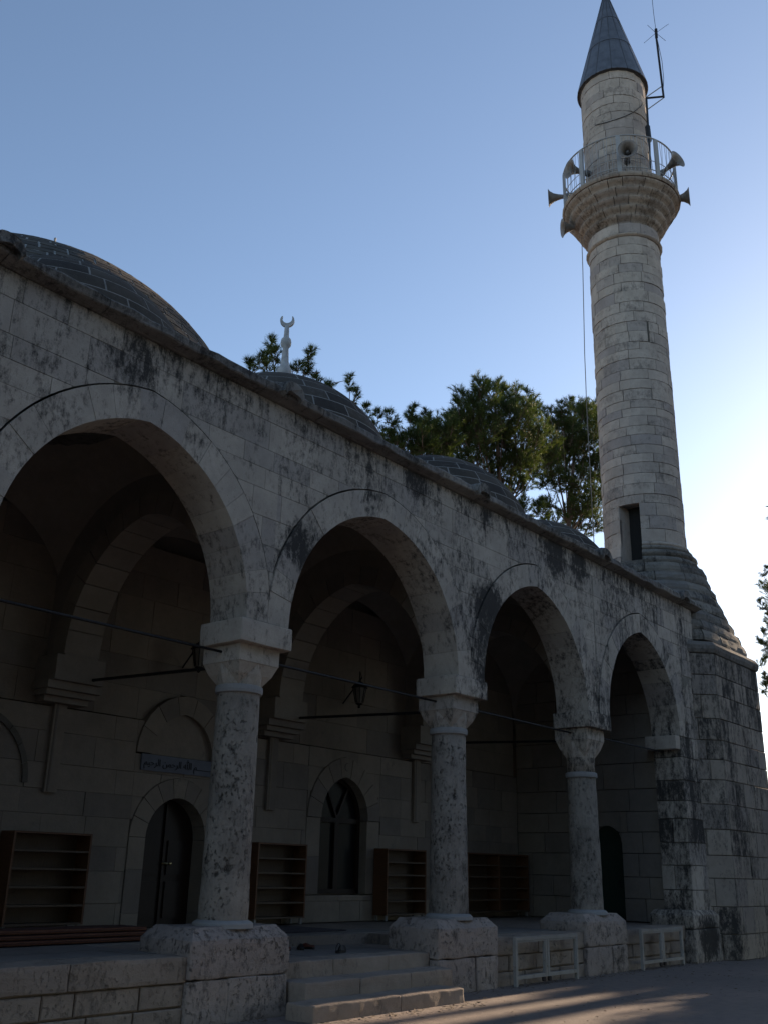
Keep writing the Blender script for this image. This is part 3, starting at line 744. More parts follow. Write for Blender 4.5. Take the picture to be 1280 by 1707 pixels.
# ---------------------------------------------------------------- domes
def dome_tiles(parent, C, R, z_lo, row, tl, mat, gap, seed, amp=0.01, name='dome_tile', keep=None, rough=0.0):
    rs = random.Random(seed); lo = math.asin(max(-0.999, (z_lo - C[2]) / R)); dphi = row / R
    n = int((math.pi / 2 - lo) / dphi); stuff = MB(); cnt = 0
    for k in range(n + 1):
        p0 = lo + k * dphi; p1 = min(p0 + dphi, math.pi / 2 - 0.03)
        if p1 - p0 < 0.02: continue
        rm = R * math.cos((p0 + p1) / 2); m = max(5, int(2 * math.pi * rm / tl)); off = rs.uniform(0, 1)
        for i in range(m):
            a0 = 2 * math.pi * (i + off) / m + gap / 2 / rm; a1 = 2 * math.pi * (i + 1 + off) / m - gap / 2 / rm
            q0, q1 = p0 + gap / 2 / R, p1 - gap / 2 / R; na = 3 if rough else 5; nq = 2 if rough else 3
            h = (0.006 + rough * 0.85 if rough else 0.0026) + rs.uniform(0, amp); mb = MB()
            for (rr) in (R + h, R - 0.06):
                for iq in range(nq + 1):
                    q = q0 + (q1 - q0) * iq / nq
                    for s in range(na + 1):
                        a = a0 + (a1 - a0) * s / na; d = rr
                        if rough and rr > R - 0.01:
                            w = Vector((C[0] + rr * math.cos(q) * math.cos(a), C[1] + rr * math.cos(q) * math.sin(a), C[2] + rr * math.sin(q)))
                            d += mnoise.noise(w * 2.7) * rough + mnoise.noise(w * 9) * rough * 0.5
                        mb.v.append((C[0] + d * math.cos(q) * math.cos(a), C[1] + d * math.cos(q) * math.sin(a), C[2] + d * math.sin(q)))
            w = na + 1; B = (nq + 1) * w
            for r in range(nq):
                for s in range(na): mb.f.append((r * w + s, r * w + s + 1, (r + 1) * w + s + 1, (r + 1) * w + s))
            for s in range(na):
                mb.f.append((s + 1, s, B + s, B + s + 1)); mb.f.append((nq * w + s, nq * w + s + 1, B + nq * w + s + 1, B + nq * w + s))
            for r in range(nq):
                mb.f.append((r * w, (r + 1) * w, B + (r + 1) * w, B + r * w)); mb.f.append(((r + 1) * w + na, r * w + na, B + r * w + na, B + (r + 1) * w + na))
            mid = Vector(mb.v[w + 1]); nrm = (mid - Vector(C)).normalized()
            # seen from the square: faces the camera and rises over the cornice line
            d = CAM - mid; t = (mid.y + 0.15) / (mid.y - CAM.y); zline = mid.z + (CAM.z - mid.z) * t
            if nrm.dot(d.normalized()) > -0.12 and zline > ZT + 0.03 and cnt < 300: mb.build(name, mat, parent, smooth=False); cnt += 1
            else: stuff.add(mb.v, mb.f)
    if stuff.v: tag(stuff.build(name + '_courses', mat, parent), kind='stuff')
    return cnt
for bi, (dx, dy, R, zc) in enumerate([(1.95, 2.3, 1.85, 7.08), (6.07, 2.15, 1.86, 7.02), (10.25, 2.36, 2.0, 7.08), (14.35, 2.3, 2.0, 7.06), (18.5, 2.5, 1.86, 7.15)]):
    pr = [((R + 0.001) * math.cos(a), zc + (R + 0.001) * math.sin(a)) for a in [math.pi / 2 * i / 40 for i in range(40)]] + [(0.02, zc + R)]
    pr = [(r - 0.004, z) for r, z in pr if z > ZT] if False else pr
    d = MB().lathe([(max(0.01, r), z) for r, z in pr], dx, dy, 96, cap=True).build('dome', 'dome_mortar', portico, smooth=True)
    if bi: dome_tiles(d, (dx, dy, zc), R, ZT + 0.22, 0.27, 0.56, 'tile', 0.025, 60 + bi, 0.0012)
    if bi == 2:
        fx, fy, fz = dx + 0.09, dy, zc + R - 0.04
        fin = MB().lathe([(0.101, fz), (0.098, fz + 0.05), (0.070, fz + 0.16), (0.101, fz + 0.20), (0.129, fz + 0.30), (0.121, fz + 0.38), (0.078, fz + 0.46), (0.066, fz + 0.52), (0.051, fz + 0.78), (0.055, fz + 0.80), (0.084, fz + 0.84), (0.092, fz + 0.90), (0.082, fz + 0.96), (0.047, fz + 1.0), (0.045, fz + 1.03), (0.039, fz + 1.22), (0.000, fz + 1.23)], fx, fy, 20, cap=False).build('finial', 'finial', d, smooth=True)
        cr = MB(); n = 28; ax = Vector((_rt.x, _rt.y, 0)); yy = Vector((_fw.x, _fw.y, 0)); c0 = Vector((fx, fy, fz + 1.325))
        for i in range(n + 1):
            a = RAD(-228 + 276 * i / n); t = math.sin(math.pi * i / n) ** 0.7 * 0.030 + 0.005
            for rr in (0.122, 0.122 - 2 * t + 0.004):
                for s in (-1, 1): cr.v.append(tuple(c0 + ax * rr * math.cos(a) + Vector((0, 0, 1)) * rr * math.sin(a) + yy * s * (0.028 if 0 < i < n else 0.008)))
        for i in range(n):
            b = 4 * i; cr.f += [(b, b + 1, b + 5, b + 4), (b + 3, b + 2, b + 6, b + 7), (b, b + 4, b + 6, b + 2), (b + 1, b + 3, b + 7, b + 5)]
        cr.f += [(0, 2, 3, 1), (4 * n, 4 * n + 1, 4 * n + 3, 4 * n + 2)]
        cr.build('crescent', 'finial', d)

# ================================================================== PRAYER HALL behind
hall = empty('prayer_hall', (10.3, 11, 0), 'prayer hall behind the portico, its big weathered stone dome rising at left', 'building')
MB().box(4.4, 16.2, YB + 0.5, 16.8, 0, 9.0).build('wall', 'backwall', hall)
HC, HR = (10.3, 11.0, 9.2), 5.5
MB().lathe([(5.75, 8.99), (5.75, 9.35), (5.52, 9.4)], HC[0], HC[1], 48).build('drum', 'lichen', hall)
hd = MB().lathe([(max(0.01, (HR + 0.003) * math.cos(math.pi / 2 * i / 60)), HC[2] + (HR + 0.003) * math.sin(math.pi / 2 * i / 60)) for i in range(61)], HC[0], HC[1], 160).build('dome', 'dome_mortar_old', hall, smooth=True)
dome_tiles(hd, HC, HR, 9.45, 0.24, 0.55, 'tile_rough', 0.045, 77, 0.004, rough=0.012)
pg = on_y(92, 398, 11.0)
MB().lathe([(0.03, pg.z - 0.5), (0.03, pg.z + 0.02), (0.01, pg.z + 0.04)], pg.x, pg.y, 8).build('roof_peg', 'white', hall)

# ================================================================== MINARET
MC = (22.45, 1.60)
minaret = empty('minaret', (MC[0], MC[1], 0), 'tall round limestone minaret with one corbelled balcony and lead cone', 'minaret')
CA = math.atan2(CAM.y - MC[1], CAM.x - MC[0])        # direction towards the camera
HB, CH = 2.0, 0.70
def oct_r(th):
    c, s = abs(math.cos(th)), abs(math.sin(th)); r = HB / max(c, s)
    d = (2 * HB - CH) / (c + s); return min(r, d)
# base
bpts = [(-HB + CH, -HB), (HB - CH, -HB), (HB, -HB + CH), (HB, HB - CH), (HB - CH, HB), (-HB + CH, HB), (-HB, HB - CH), (-HB, -HB + CH)]
bb = MB(); bb.add([(MC[0] + x * 0.985, MC[1] + y * 0.985, z) for z in (0, 6.2) for x, y in bpts], [tuple(range(7, -1, -1)), tuple(range(8, 16))] + [(i, (i + 1) % 8, 8 + (i + 1) % 8, 8 + i) for i in range(8)])
base = bb.build('base', 'mortar', minaret)
zs = courses(0.0, 6.16, 0.46, 17)
def frame2(p, q):
    p, q = Vector((MC[0] + p[0], MC[1] + p[1])), Vector((MC[0] + q[0], MC[1] + q[1])); d = (q - p).normalized(); nrm = Vector((d.y, -d.x))
    return (lambda u, v, w: (p.x + d.x * u + nrm.x * w, p.y + d.y * u + nrm.y * w, v)), (q - p).length
for k, (i, j) in enumerate(((0, 1), (7, 0), (1, 2))):
    f, L = frame2(bpts[i], bpts[j]); coursed('base_block', base, 'base', f, 0.004, L - 0.004, zs, 0.45, 0.95, seed=70 + k, gap=0.014, depth=0.025, jit=0.008, bev=0.008)
for i in (2, 3, 4, 5, 6):
    f, L = frame2(bpts[i], bpts[(i + 1) % 8]); slab_poly([(0.004, 0), (L - 0.004, 0), (L - 0.004, 6.16), (0.004, 6.16)], f, 0.02).build('base_face', 'base', base)
def ring_block(parent, name, mat, z0, z1, rfun, a0, a1, na=3, depth=0.16, bulge=0.0, jit=0.0, prof=None):
    """stone of a ring; rfun(theta, t) gives the radius at height fraction t"""
    mb = MB(); ts = prof or [0.0, 1.0]; w = na + 1
    for inner in (0, 1):
        for t in ts:
            for s in range(w):
                a = a0 + (a1 - a0) * s / na; r = rfun(a, t) + jit
                if inner: r = min(rfun(a, 0), rfun(a, 1)) - depth
                mb.v.append((MC[0] + r * math.cos(a), MC[1] + r * math.sin(a), z0 + (z1 - z0) * t))
    m = len(ts); B = m * w
    for r in range(m - 1):
        for s in range(na): mb.f.append((r * w + s, r * w + s + 1, (r + 1) * w + s + 1, (r + 1) * w + s))
        mb.f.append(((r + 1) * w, B + (r + 1) * w, B + r * w, r * w)); mb.f.append((r * w + na, B + r * w + na, B + (r + 1) * w + na, (r + 1) * w + na))
    for s in range(na):
        mb.f.append((s + 1, s, B + s, B + s + 1)); t = (m - 1) * w; mb.f.append((t + s, t + s + 1, B + t + s + 1, B + t + s))
    return mb
def ring_course(parent, name, mat, z0, z1, rfun, bl, gap, rs, depth=0.16, jit=0.006, prof=None, stuff=None, hole=None, rad=None):
    r = rad or rfun(0, 0.5); m = max(6, int(2 * math.pi * r / bl)); w = [1 + rs.uniform(-0.25, 0.25) for _ in range(m)]; t = sum(w); a = CA - math.pi - rs.uniform(0, 0.5)
    for x in w:
        a2 = a + x / t * 2 * math.pi; g_ = gap / r / 2
        pieces = [(a + g_, a2 - g_)]
        if hole and z1 > hole[2] and z0 < hole[3]:
            new = []
            for (p, q) in pieces:
                for sh in (-2 * math.pi, 0, 2 * math.pi):
                    h0, h1 = hole[0] + sh, hole[1] + sh
                    if h1 <= p or h0 >= q: continue
                    if h0 - p > 0.03: new.append((p, h0))
                    p = max(p, h1)
                if q - p > 0.03: new.append((p, q))
            pieces = new
        for (p, q) in pieces:
            mb = ring_block(parent, name, mat, z0 + gap / 2, z1 - gap / 2, rfun, p, q, max(2, int((q - p) * r / 0.22)), depth, jit=rs.uniform(-jit, jit), prof=prof)
            mid = (p + q) / 2
            if math.cos(mid - CA) > -0.12: mb.build(name, mat, parent)
            else: stuff.add(mb.v, mb.f)
        a = a2
rs = random.Random(90)
# ledge and the ribbed transition from the square to the round
stf = MB()
ld = MB().lathe([(1.0, 6.15), (1.0, 6.55)], MC[0], MC[1], 24).build('ledge', 'mortar', minaret)
def led(a, t): return oct_r(a) + (0.03 + 0.10 * t if t < 0.6 else 0.10 - 0.04 * (t - 0.6))
for i in range(8):
    (x0, y0), (x1, y1) = bpts[i], bpts[(i + 1) % 8]; L = math.hypot(x1 - x0, y1 - y0); m = max(1, round(L / 0.8))
    for k in range(m):
        mb = MB(); w = 0
        for (o, z) in ((0.012, 6.165), (0.025, 6.18), (0.05, 6.25), (0.055, 6.34), (0.0, 6.44), (-0.4, 6.52)):
            for e in (k / m, (k + 1) / m):
                x = x0 + (x1 - x0) * e; y = y0 + (y1 - y0) * e; s = 1 + o / HB
                s2 = 0.003 * (1 if e == k / m else -1) if 0 < e < 1 else 0
                v = Vector((MC[0] + x * s, MC[1] + y * s, z)); v += mnoise.noise_vector(v * 4) * 0.025
                mb.v.append((v.x + (x1 - x0) / L * s2, v.y + (y1 - y0) / L * s2, v.z))
        mb.f = [(2 * j, 2 * j + 1, 2 * j + 3, 2 * j + 2) for j in range(5)]
        mb.build('ledge_stone', 'lichen', ld)
tr_z = [6.50, 6.76, 7.02, 7.28, 7.54, 7.80, 8.05, 8.30, 8.55]
sil = [(6.41, 2.28), (6.8, 2.10), (7.25, 1.90), (7.7, 1.68), (8.1, 1.48), (8.49, 1.37), (8.88, 1.24)]
def silr(z):
    for (z0, r0), (z1, r1) in zip(sil, sil[1:]):
        if z <= z1: return r0 + (r1 - r0) * (z - z0) / (z1 - z0)
    return sil[-1][1]
tc = MB().lathe([(1.9, 6.5), (1.05, 8.7)], MC[0], MC[1], 32).build('transition', 'mortar', minaret)
for k in range(len(tr_z) - 1):
    z0, z1 = tr_z[k], tr_z[k + 1]; s = min(1, k / 6.0)
    def rf(a, t, z0=z0, z1=z1, s=s):
        z = z0 + (z1 - z0) * t; kk = silr((z0 + z1) / 2 + (z1 - z0) * (t - 0.5) * 0.55) + 0.03 * math.sin(math.pi * min(1, t * 1.1))
        return kk * ((1 - s) * oct_r(a) / 2.36 + s) + 0.03 * mnoise.noise(Vector((a * 5, z * 4, 0))) + 0.015 * mnoise.noise(Vector((a * 17, z * 13, 5)))
    ring_course(tc, 'transition_block', 'lichen', z0, z1, rf, 0.75, 0.016, rs, 0.35, 0.012, [0, 0.25, 0.6, 0.85, 1.0], stf, rad=silr(z0))
def az_of(px, py, r):
    best = None                                       # point of the cylinder of radius r seen at that pixel
    d = pray(px, py); dx, dy = d.x, d.y; ox, oy = CAM.x - MC[0], CAM.y - MC[1]
    a, b, c = dx * dx + dy * dy, 2 * (ox * dx + oy * dy), ox * ox + oy * oy - r * r
    q = b * b - 4 * a * c
    t = (-b - math.sqrt(max(0, q))) / (2 * a)
    return math.atan2(oy + t * dy, ox + t * dx), CAM.z + t * d.z
dA0, _ = az_of(1033, 880, 1.0); dA1, _ = az_of(1068, 880, 1.0)
dA0, dA1 = [CA + ((d - CA + math.pi) % (2 * math.pi) - math.pi) for d in (dA0, dA1)]
dA0, dA1 = min(dA0, dA1), max(dA0, dA1)
for (z0, z1, r0, bu) in ((8.55, 8.74, 1.20, 0.05), (8.74, 8.92, 1.17, 0.06), (8.92, 9.05, 1.08, 0.05), (9.05, 9.16, 1.03, 0.03)):
    ring_course(tc, 'transition_block', 'lichen' if z0 < 9 else 'shaft', z0, z1, lambda a, t, r0=r0, bu=bu: r0 + bu * math.sin(math.pi * t), 0.85, 0.012, rs, 0.2, 0.004, [0, 0.25, 0.5, 0.75, 1.0], stf, (dA0 - 0.9, dA1, -1, 20) if z0 > 8.5 else None)
# shaft with its door and slit; angles measured round the axis
hole = (dA0, dA1, 8.60, 10.16)
def sr(z): return 1.005 - 0.03 * (z - 9.1) / 8.8
sc_ = MB().lathe([(0.93, 8.6), (0.90, 18.0)], MC[0], MC[1], 48)
shaft = MB()
n = 64                                                # core with the doorway left open
for z0, z1 in ((8.5, 10.20), (10.20, 17.95)):
    for i in range(n):
        a0, a1 = CA + 2 * math.pi * i / n - math.pi, CA + 2 * math.pi * (i + 1) / n - math.pi
        if z0 < 10 and a1 > dA0 - 0.02 and a0 < dA1 + 0.02: continue
        shaft.add([(MC[0] + 0.955 * math.cos(a), MC[1] + 0.955 * math.sin(a), z) for z in (z0, z1) for a in (a0, a1)], [(0, 1, 3, 2)])
so = shaft.build('shaft', 'mortar', minaret)
MB().lathe([(0.60, 8.4), (0.60, 10.6)], MC[0], MC[1], 24).build('stair_core', 'slot', so)
MB().lathe([(0.95, 10.19), (0.55, 10.2)], MC[0], MC[1], 32, cap=False).build('door_soffit', 'shaft', so)
for a in (dA0, dA1):                                  # deep jambs
    mb = MB(); t = Vector((-math.sin(a), math.cos(a), 0)) * (0.02 if a == dA1 else -0.02)
    for r in (0.985, 0.58):
        for z in (8.56, 10.2): mb.v.append((MC[0] + r * math.cos(a), MC[1] + r * math.sin(a), z))
    for v in list(mb.v): mb.v.append(tuple(Vector(v) + t * 6))
    mb.f = [(0, 1, 3, 2), (4, 6, 7, 5), (0, 4, 5, 1), (1, 5, 7, 3)]
    mb.build('door_jamb', 'shaft', so)
mb = MB(); am = (dA0 + dA1) / 2                       # sill
MB().box(-0.1, 0.1, -0.1, 0.1, 0, 0.1)
zz = courses(9.16, 17.93, 0.285, 23, 0.22)
for z0, z1 in ((8.56, 8.86), (8.86, 9.16)):           # smooth stones left of the doorway
    for (p, q) in ((dA0 - 0.9, dA0 - 0.46), (dA0 - 0.45, dA0)):
        ring_block(so, 'shaft_block', 'shaft', z0 + 0.006, z1 - 0.006, lambda a, t, z0=z0: 1.01 + 0.12 * max(0, 9.0 - z0 - 0.3 * t) * 1.2, p, q - 0.006, 3, 0.1).build('shaft_block', 'shaft', so)
slit_a, slit_z = az_of(1080, 549, 0.98); slit_a = CA + ((slit_a - CA + math.pi) % (2 * math.pi) - math.pi)
slit = (slit_a - 0.035, slit_a + 0.035, 14.80, 15.16)
for k in range(len(zz) - 1):
    z0, z1 = zz[k], zz[k + 1]
    h = hole if z0 < 10.15 and z1 > 8 else (slit if z1 > slit[2] + 0.1 and z0 < slit[3] - 0.1 else None)
    if h is hole: h = (dA0, dA1, -1, 10.16 if z0 < 10.0 else -2)
    ring_course(so, 'shaft_block', 'shaft', z0, z1, lambda a, t, z0=z0: sr(z0), 0.72, 0.013, rs, 0.09, 0.010, None, stf, h)
# balcony
ring_course(so, 'neck_ring', 'shaft', 17.93, 18.05, lambda a, t: 0.99 + 0.06 * math.sin(math.pi * t), 0.8, 0.012, rs, 0.1, 0.0, [0, 0.25, 0.5, 0.75, 1], stf)
ring_course(so, 'shaft_block', 'shaft', 18.05, 18.36, lambda a, t: 0.985, 0.72, 0.016, rs, 0.09, 0.006, None, stf)
balc = MB().lathe([(0.9, 17.9), (0.92, 18.3), (1.40, 19.45), (1.5, 19.55), (0.9, 19.55)], MC[0], MC[1], 48, cap=False).build('balcony', 'mortar', minaret)
nr = 5; zc0, zc1 = 18.36, 19.42; r0, r1 = 0.99, 1.60
for k in range(nr):
    z0 = zc0 + (zc1 - zc0) * k / nr; z1 = zc0 + (zc1 - zc0) * (k + 1) / nr; ra = r0 + (r1 - r0) * k / nr; rb = r0 + (r1 - r0) * (k + 1) / nr
    def cf(a, t, ra=ra, rb=rb):
        if t < 0.55: return ra - 0.03 + ((rb - ra) * 0.55 + 0.03) * (t / 0.55) ** 1.6
        return ra + (rb - ra) * (0.55 + 0.45 * math.sin((t - 0.55) / 0.45 * math.pi / 2))
    ring_course(balc, 'corbel_block', 'corbel', z0, z1, cf, 0.50, 0.018, rs, 0.15, 0.006, [0, 0.2, 0.4, 0.55, 0.7, 0.85, 1.0], stf)
ring_course(balc, 'balcony_edge_stone', 'corbel', 19.42, 19.58, lambda a, t: 1.63 + 0.03 * math.sin(math.pi * t), 0.62, 0.016, rs, 0.5, 0.006, [0, 0.3, 0.6, 1], stf)
us = MB().lathe([(0.90, 19.5), (0.90, 23.75)], MC[0], MC[1], 48).build('upper_shaft', 'mortar', minaret)
zz = courses(19.58, 23.70, 0.285, 29, 0.12)
for k in range(len(zz) - 1): ring_course(us, 'upper_shaft_block', 'shaft', zz[k], zz[k + 1], lambda a, t: 0.945, 0.66, 0.013, rs, 0.09, 0.009, None, stf)
tag(stf.build('far_side_stones', 'shaft', minaret), kind='stuff')
# railing
rl = MB(); RR = 1.58
def circ(r, z, n=64): return [(MC[0] + r * math.cos(2 * math.pi * i / n), MC[1] + r * math.sin(2 * math.pi * i / n), z) for i in range(n + 1)]
rail = MB().tube(circ(RR, 20.80, 72), 0.022, 6).build('railing', 'rail', minaret)
MB().tube(circ(RR, 19.72, 72), 0.014, 5).build('bottom_rail', 'rail', rail)
MB().tube(circ(RR, 20.02, 72), 0.010, 5).build('middle_rail', 'rail', rail)
bars = MB()
for i in range(96):
    a = 2 * math.pi * i / 96; c = (MC[0] + RR * math.cos(a), MC[1] + RR * math.sin(a)); d = 0.035 * (1 if i % 2 else -1)
    bars.tube([(c[0], c[1], 19.6), (c[0] - d * math.sin(a), c[1] + d * math.cos(a), 20.2), (c[0], c[1], 20.79)], 0.007, 4)
tag(bars.build('railing_bars', 'rail', rail), kind='stuff')
for i in range(9):
    a = 2 * math.pi * (i + 0.15) / 9; c, s = math.cos(a), math.sin(a); mb = MB()
    for (rr, t) in ((RR + 0.03, 0.06), (RR + 0.03, -0.06), (RR - 0.03, -0.06), (RR - 0.03, 0.06)):
        for z in (19.5, 20.78): mb.v.append((MC[0] + rr * c - t * s, MC[1] + rr * s + t * c, z))
    mb.f = [(0, 1, 3, 2), (2, 3, 5, 4), (4, 5, 7, 6), (6, 7, 1, 0), (1, 7, 5, 3)]
    mb.build('railing_post', 'rail', rail)
# lead cone
zc0, zc1, rc = 23.72, 27.75, 1.03
MB().lathe([(0.94, 23.68), (1.0, 23.70), (1.0, 23.74), (0.94, 23.76)], MC[0], MC[1], 48).build('eaves_ring', 'seam', minaret)
cone = MB().lathe([(rc - 0.03, zc0), (0.02, zc1 - 0.05)], MC[0], MC[1], 48).build('cone_roof', 'seam', minaret, smooth=False)
tiers = [23.70, 25.15, 26.35, 27.75]; nsec = 14
for t in range(3):
    za, zb = tiers[t], tiers[t + 1]
    for i in range(nsec):
        a0, a1 = 2 * math.pi * i / nsec + 0.012, 2 * math.pi * (i + 1) / nsec - 0.012
        ra = rc * (zc1 - za) / (zc1 - zc0) + (0.012 if t else 0.0); rb = max(0.0, rc * (zc1 - zb) / (zc1 - zc0)) + 0.004
        mb = MB()
        for (r, z) in ((ra - 0.02, za), (ra + 0.012, za), (rb + 0.006, zb)):
            for k in range(4):
                a = a0 + (a1 - a0) * k / 3; mb.v.append((MC[0] + r * math.cos(a), MC[1] + r * math.sin(a), z))
        mb.f = [(j * 4 + k, j * 4 + k + 1, (j + 1) * 4 + k + 1, (j + 1) * 4 + k) for j in range(2) for k in range(3)]
        mb.build('lead_panel', 'lead', cone)
for i in range(nsec):
    a = 2 * math.pi * i / nsec
    MB().tube([(MC[0] + (rc + 0.006) * math.cos(a), MC[1] + (rc + 0.006) * math.sin(a), zc0 - 0.01), (MC[0] + 0.02 * math.cos(a), MC[1] + 0.02 * math.sin(a), zc1)], 0.016, 5).build('roll_seam', 'seam', cone)
MB().lathe([(0.05, 27.68), (0.07, 27.8), (0.04, 27.95), (0.1, 28.15), (0.04, 28.35), (0.02, 28.7)], MC[0], MC[1], 12).build('spire_finial', 'lead', cone, smooth=True)

# ================================================================== ON THE MINARET
DH = math.hypot(MC[0] - CAM.x, MC[1] - CAM.y)
RTV = Vector((math.sin(CA), -math.cos(CA), 0)) * -1.0     # picture right, seen from the camera
if RTV.dot(_rt) < 0: RTV = -RTV
TOC = Vector((math.cos(CA), math.sin(CA), 0))
def horn(px, py, off, direction, label, size=1.2):
    """loudspeaker horn: mouth centre at the pixel, 'off' metres nearer than the axis"""
    mouth = on_h(px, py, DH - off); d = Vector(direction).normalized()
    e = empty('loudspeaker', mouth - d * 0.42 * size, label, 'loudspeaker', 'horn loudspeakers round the balcony')
    q = d.to_track_quat('Z', 'Y').to_matrix()
    def lathe(prof, nm, mat, n=24):
        mb = MB()
        for r, z in prof:
            for i in range(n):
                a = 2 * math.pi * i / n; mb.v.append(tuple(mouth + q @ Vector((r * math.cos(a) * size, r * math.sin(a) * size, z * size))))
        for j in range(len(prof) - 1):
            for i in range(n): mb.f.append((j * n + i, j * n + (i + 1) % n, (j + 1) * n + (i + 1) % n, (j + 1) * n + i))
        return mb.build(nm, mat, e, smooth=True)
    lathe([(0.045, -0.42), (0.052, -0.34), (0.07, -0.24), (0.105, -0.13), (0.16, -0.045), (0.215, -0.004), (0.226, 0.0), (0.218, 0.004), (0.155, -0.035), (0.10, -0.12), (0.062, -0.24), (0.045, -0.34)], 'bell', 'horn')
    lathe([(0.0, -0.10), (0.03, -0.11), (0.048, -0.16), (0.048, -0.26), (0.02, -0.30)], 'inner_horn', 'horn_in', 14)
    lathe([(0.0, -0.60), (0.06, -0.59), (0.075, -0.56), (0.075, -0.44), (0.05, -0.41), (0.03, -0.40)], 'driver', 'horn_in', 16)
    b = mouth - d * 0.45 * size; ax = Vector((MC[0], MC[1], b.z)); ctr = (ax - b); L = max(0.0, ctr.length - 1.45)
    MB().tube([b, b + Vector((0, 0, -0.10)), b + ctr.normalized() * max(L, 0.12) + Vector((0, 0, -0.12))], 0.014, 5).build('bracket', 'iron', e)
    return e
UP = Vector((0, 0, 1))
horn(1046, 247, 1.85, TOC * 1.0 + UP * -0.12 + RTV * 0.05, 'horn loudspeaker at the balcony front, mouth facing the square')
horn(948, 281, 0.9, -RTV * 0.75 + TOC * 0.55 + UP * -0.05, 'horn loudspeaker on the left of the balcony railing, the upper one of three')
horn(914, 330, 0.1, -RTV * 1.0 + TOC * 0.05, 'horn loudspeaker level with the balcony floor pointing straight left')
horn(937, 380, 0.25, -RTV * 0.9 + UP * -0.1 + TOC * 0.25, 'lowest left horn loudspeaker under the corbels of the balcony')
horn(1130, 264, 0.9, RTV * 0.72 + TOC * 0.6 + UP * 0.18, 'horn loudspeaker on the right of the railing, its dark mouth showing')
horn(1149, 327, 0.0, RTV * 1.0 + TOC * 0.08, 'horn loudspeaker level with the balcony floor pointing straight right')
horn(1113, 366, -0.5, RTV * 0.7 - TOC * 0.7 + UP * -0.1, 'lowest right horn loudspeaker, its back half hidden behind the corbels')
# antenna mast
an = empty('antenna_mast', on_h(1083, 272, DH - 1.0), 'black antenna mast with four radials beside the lead cone', 'antenna')
hh = DH - 0.9
A_ = [on_h(x, y, hh) for x, y in ((1084, 280), (1081, 225), (1077, 162))]
MB().tube(A_, 0.03, 6).build('lower_mast', 'iron', an)
MB().tube([on_h(1076, 163, hh), on_h(1107, 160, hh)], 0.032, 6).build('cross_arm', 'iron', an)
MB().tube([on_h(1106, 162, hh), on_h(1093, 56, hh)], 0.030, 6).build('upper_mast', 'iron', an)
for p, q in (((1077, 161), (1103, 143)), ((1080, 181), (1105, 163))): MB().tube([on_h(*p, hh), on_h(*q, hh)], 0.016, 5).build('brace', 'rail', an)
for q in ((1079, 41), (1114, 39), (1073, 71), (1109, 67)): MB().tube([on_h(1093, 54, hh), on_h(*q, hh + (0.4 if q[1] < 54 else -0.4))], 0.007, 4).build('radial_rod', 'iron', an)
MB().tube([on_h(1094, 62, hh), on_h(1093, 48, hh)], 0.045, 8).build('antenna_head', 'iron', an)
MB().tube([on_h(1093, 50, hh), on_h(1089, 20, hh), on_h(1084, -30, hh)], 0.008, 4).build('whip', 'iron', an)
MB().tube([on_h(1095, 63, hh), on_h(1103, 100, hh), on_h(1106, 130, hh), on_h(1105, 155, hh)], 0.009, 4).build('feed_cable', 'iron', an)
MB().tube([on_h(1079, 210, hh + 0.05), on_h(1082, 235, hh + 0.05)], 0.07, 6).build('clamp_box', 'iron', an)
# cable looped round the upper shaft
pts = []
for (x, y) in ((992, 208), (1008, 204), (1025, 199), (1042, 193), (1056, 186), (1066, 178), (1073, 170)):
    a, z = az_of(x, y, 0.962); pts.append((MC[0] + 0.965 * math.cos(a), MC[1] + 0.965 * math.sin(a), z))
tag(MB().tube(pts, 0.011, 5).build('cable', 'iron'), 'thin dark cable slung across the shaft above the balcony', 'cable')
wl = [on_h(x, y, DH - 0.1) for x, y in ((969, 392), (971, 450), (972.5, 520), (974, 590), (976, 640), (977, 670))] + [Vector((on_h(977, 670, DH - 0.1).x, on_h(977, 670, DH - 0.1).y, 7.45))]
tag(MB().tube(wl, 0.012, 5).build('hanging_wire', 'horn'), 'thin wire hanging straight down left of the minaret shaft', 'wire')

# ================================================================== IN THE PORCH
def rack(x0, x1, label, double=False):
    e = empty('shoe_rack', ((x0 + x1) / 2, 3.98, 0.665), label, 'shoe rack', 'wooden shoe racks along the porch wall')
    ya, yb, z0, z1 = 3.80, YB - 0.03, 0.76, 1.92
    for x in (x0, x1 - 0.03): MB().box(x, x + 0.03, ya, yb, z0, z1).build('side_panel', 'wood', e)
    mids = [x0 + 0.03, x1 - 0.03]
    if double:
        MB().box((x0 + x1) / 2 - 0.03, (x0 + x1) / 2 + 0.03, ya + 0.002, yb - 0.002, z0 + 0.03, z1 - 0.03).build('divider', 'wood', e)
    MB().box(x0 + 0.031, x1 - 0.031, yb - 0.02, yb - 0.003, z0 + 0.002, z1 - 0.002).build('back_panel', 'wood_in', e)
    for k in range(6):
        z = z0 + (z1 - z0 - 0.025) * k / 5
        MB().box(x0 + 0.031, x1 - 0.031, ya + 0.005, yb - 0.021, z, z + 0.025).build('top_board' if k == 5 else 'shelf', 'wood' if k == 5 else 'wood_in', e)
    for x in (x0 + 0.03, x1 - 0.07):
        for y in (ya + 0.03, yb - 0.07): MB().box(x, x + 0.04, y, y + 0.04, 0.664, z0 - 0.001).build('leg', 'white', e)
rack(7.42, 8.62, 'wooden shoe rack left of the arched door, nearest the camera')
rack(11.80, 12.95, 'wooden shoe rack between the arched door and the pointed window')
rack(15.10, 16.30, 'wooden shoe rack just right of the pointed window, half behind a column')
rack(17.70, 20.05, 'double-width wooden shoe rack at the far end of the porch', True)
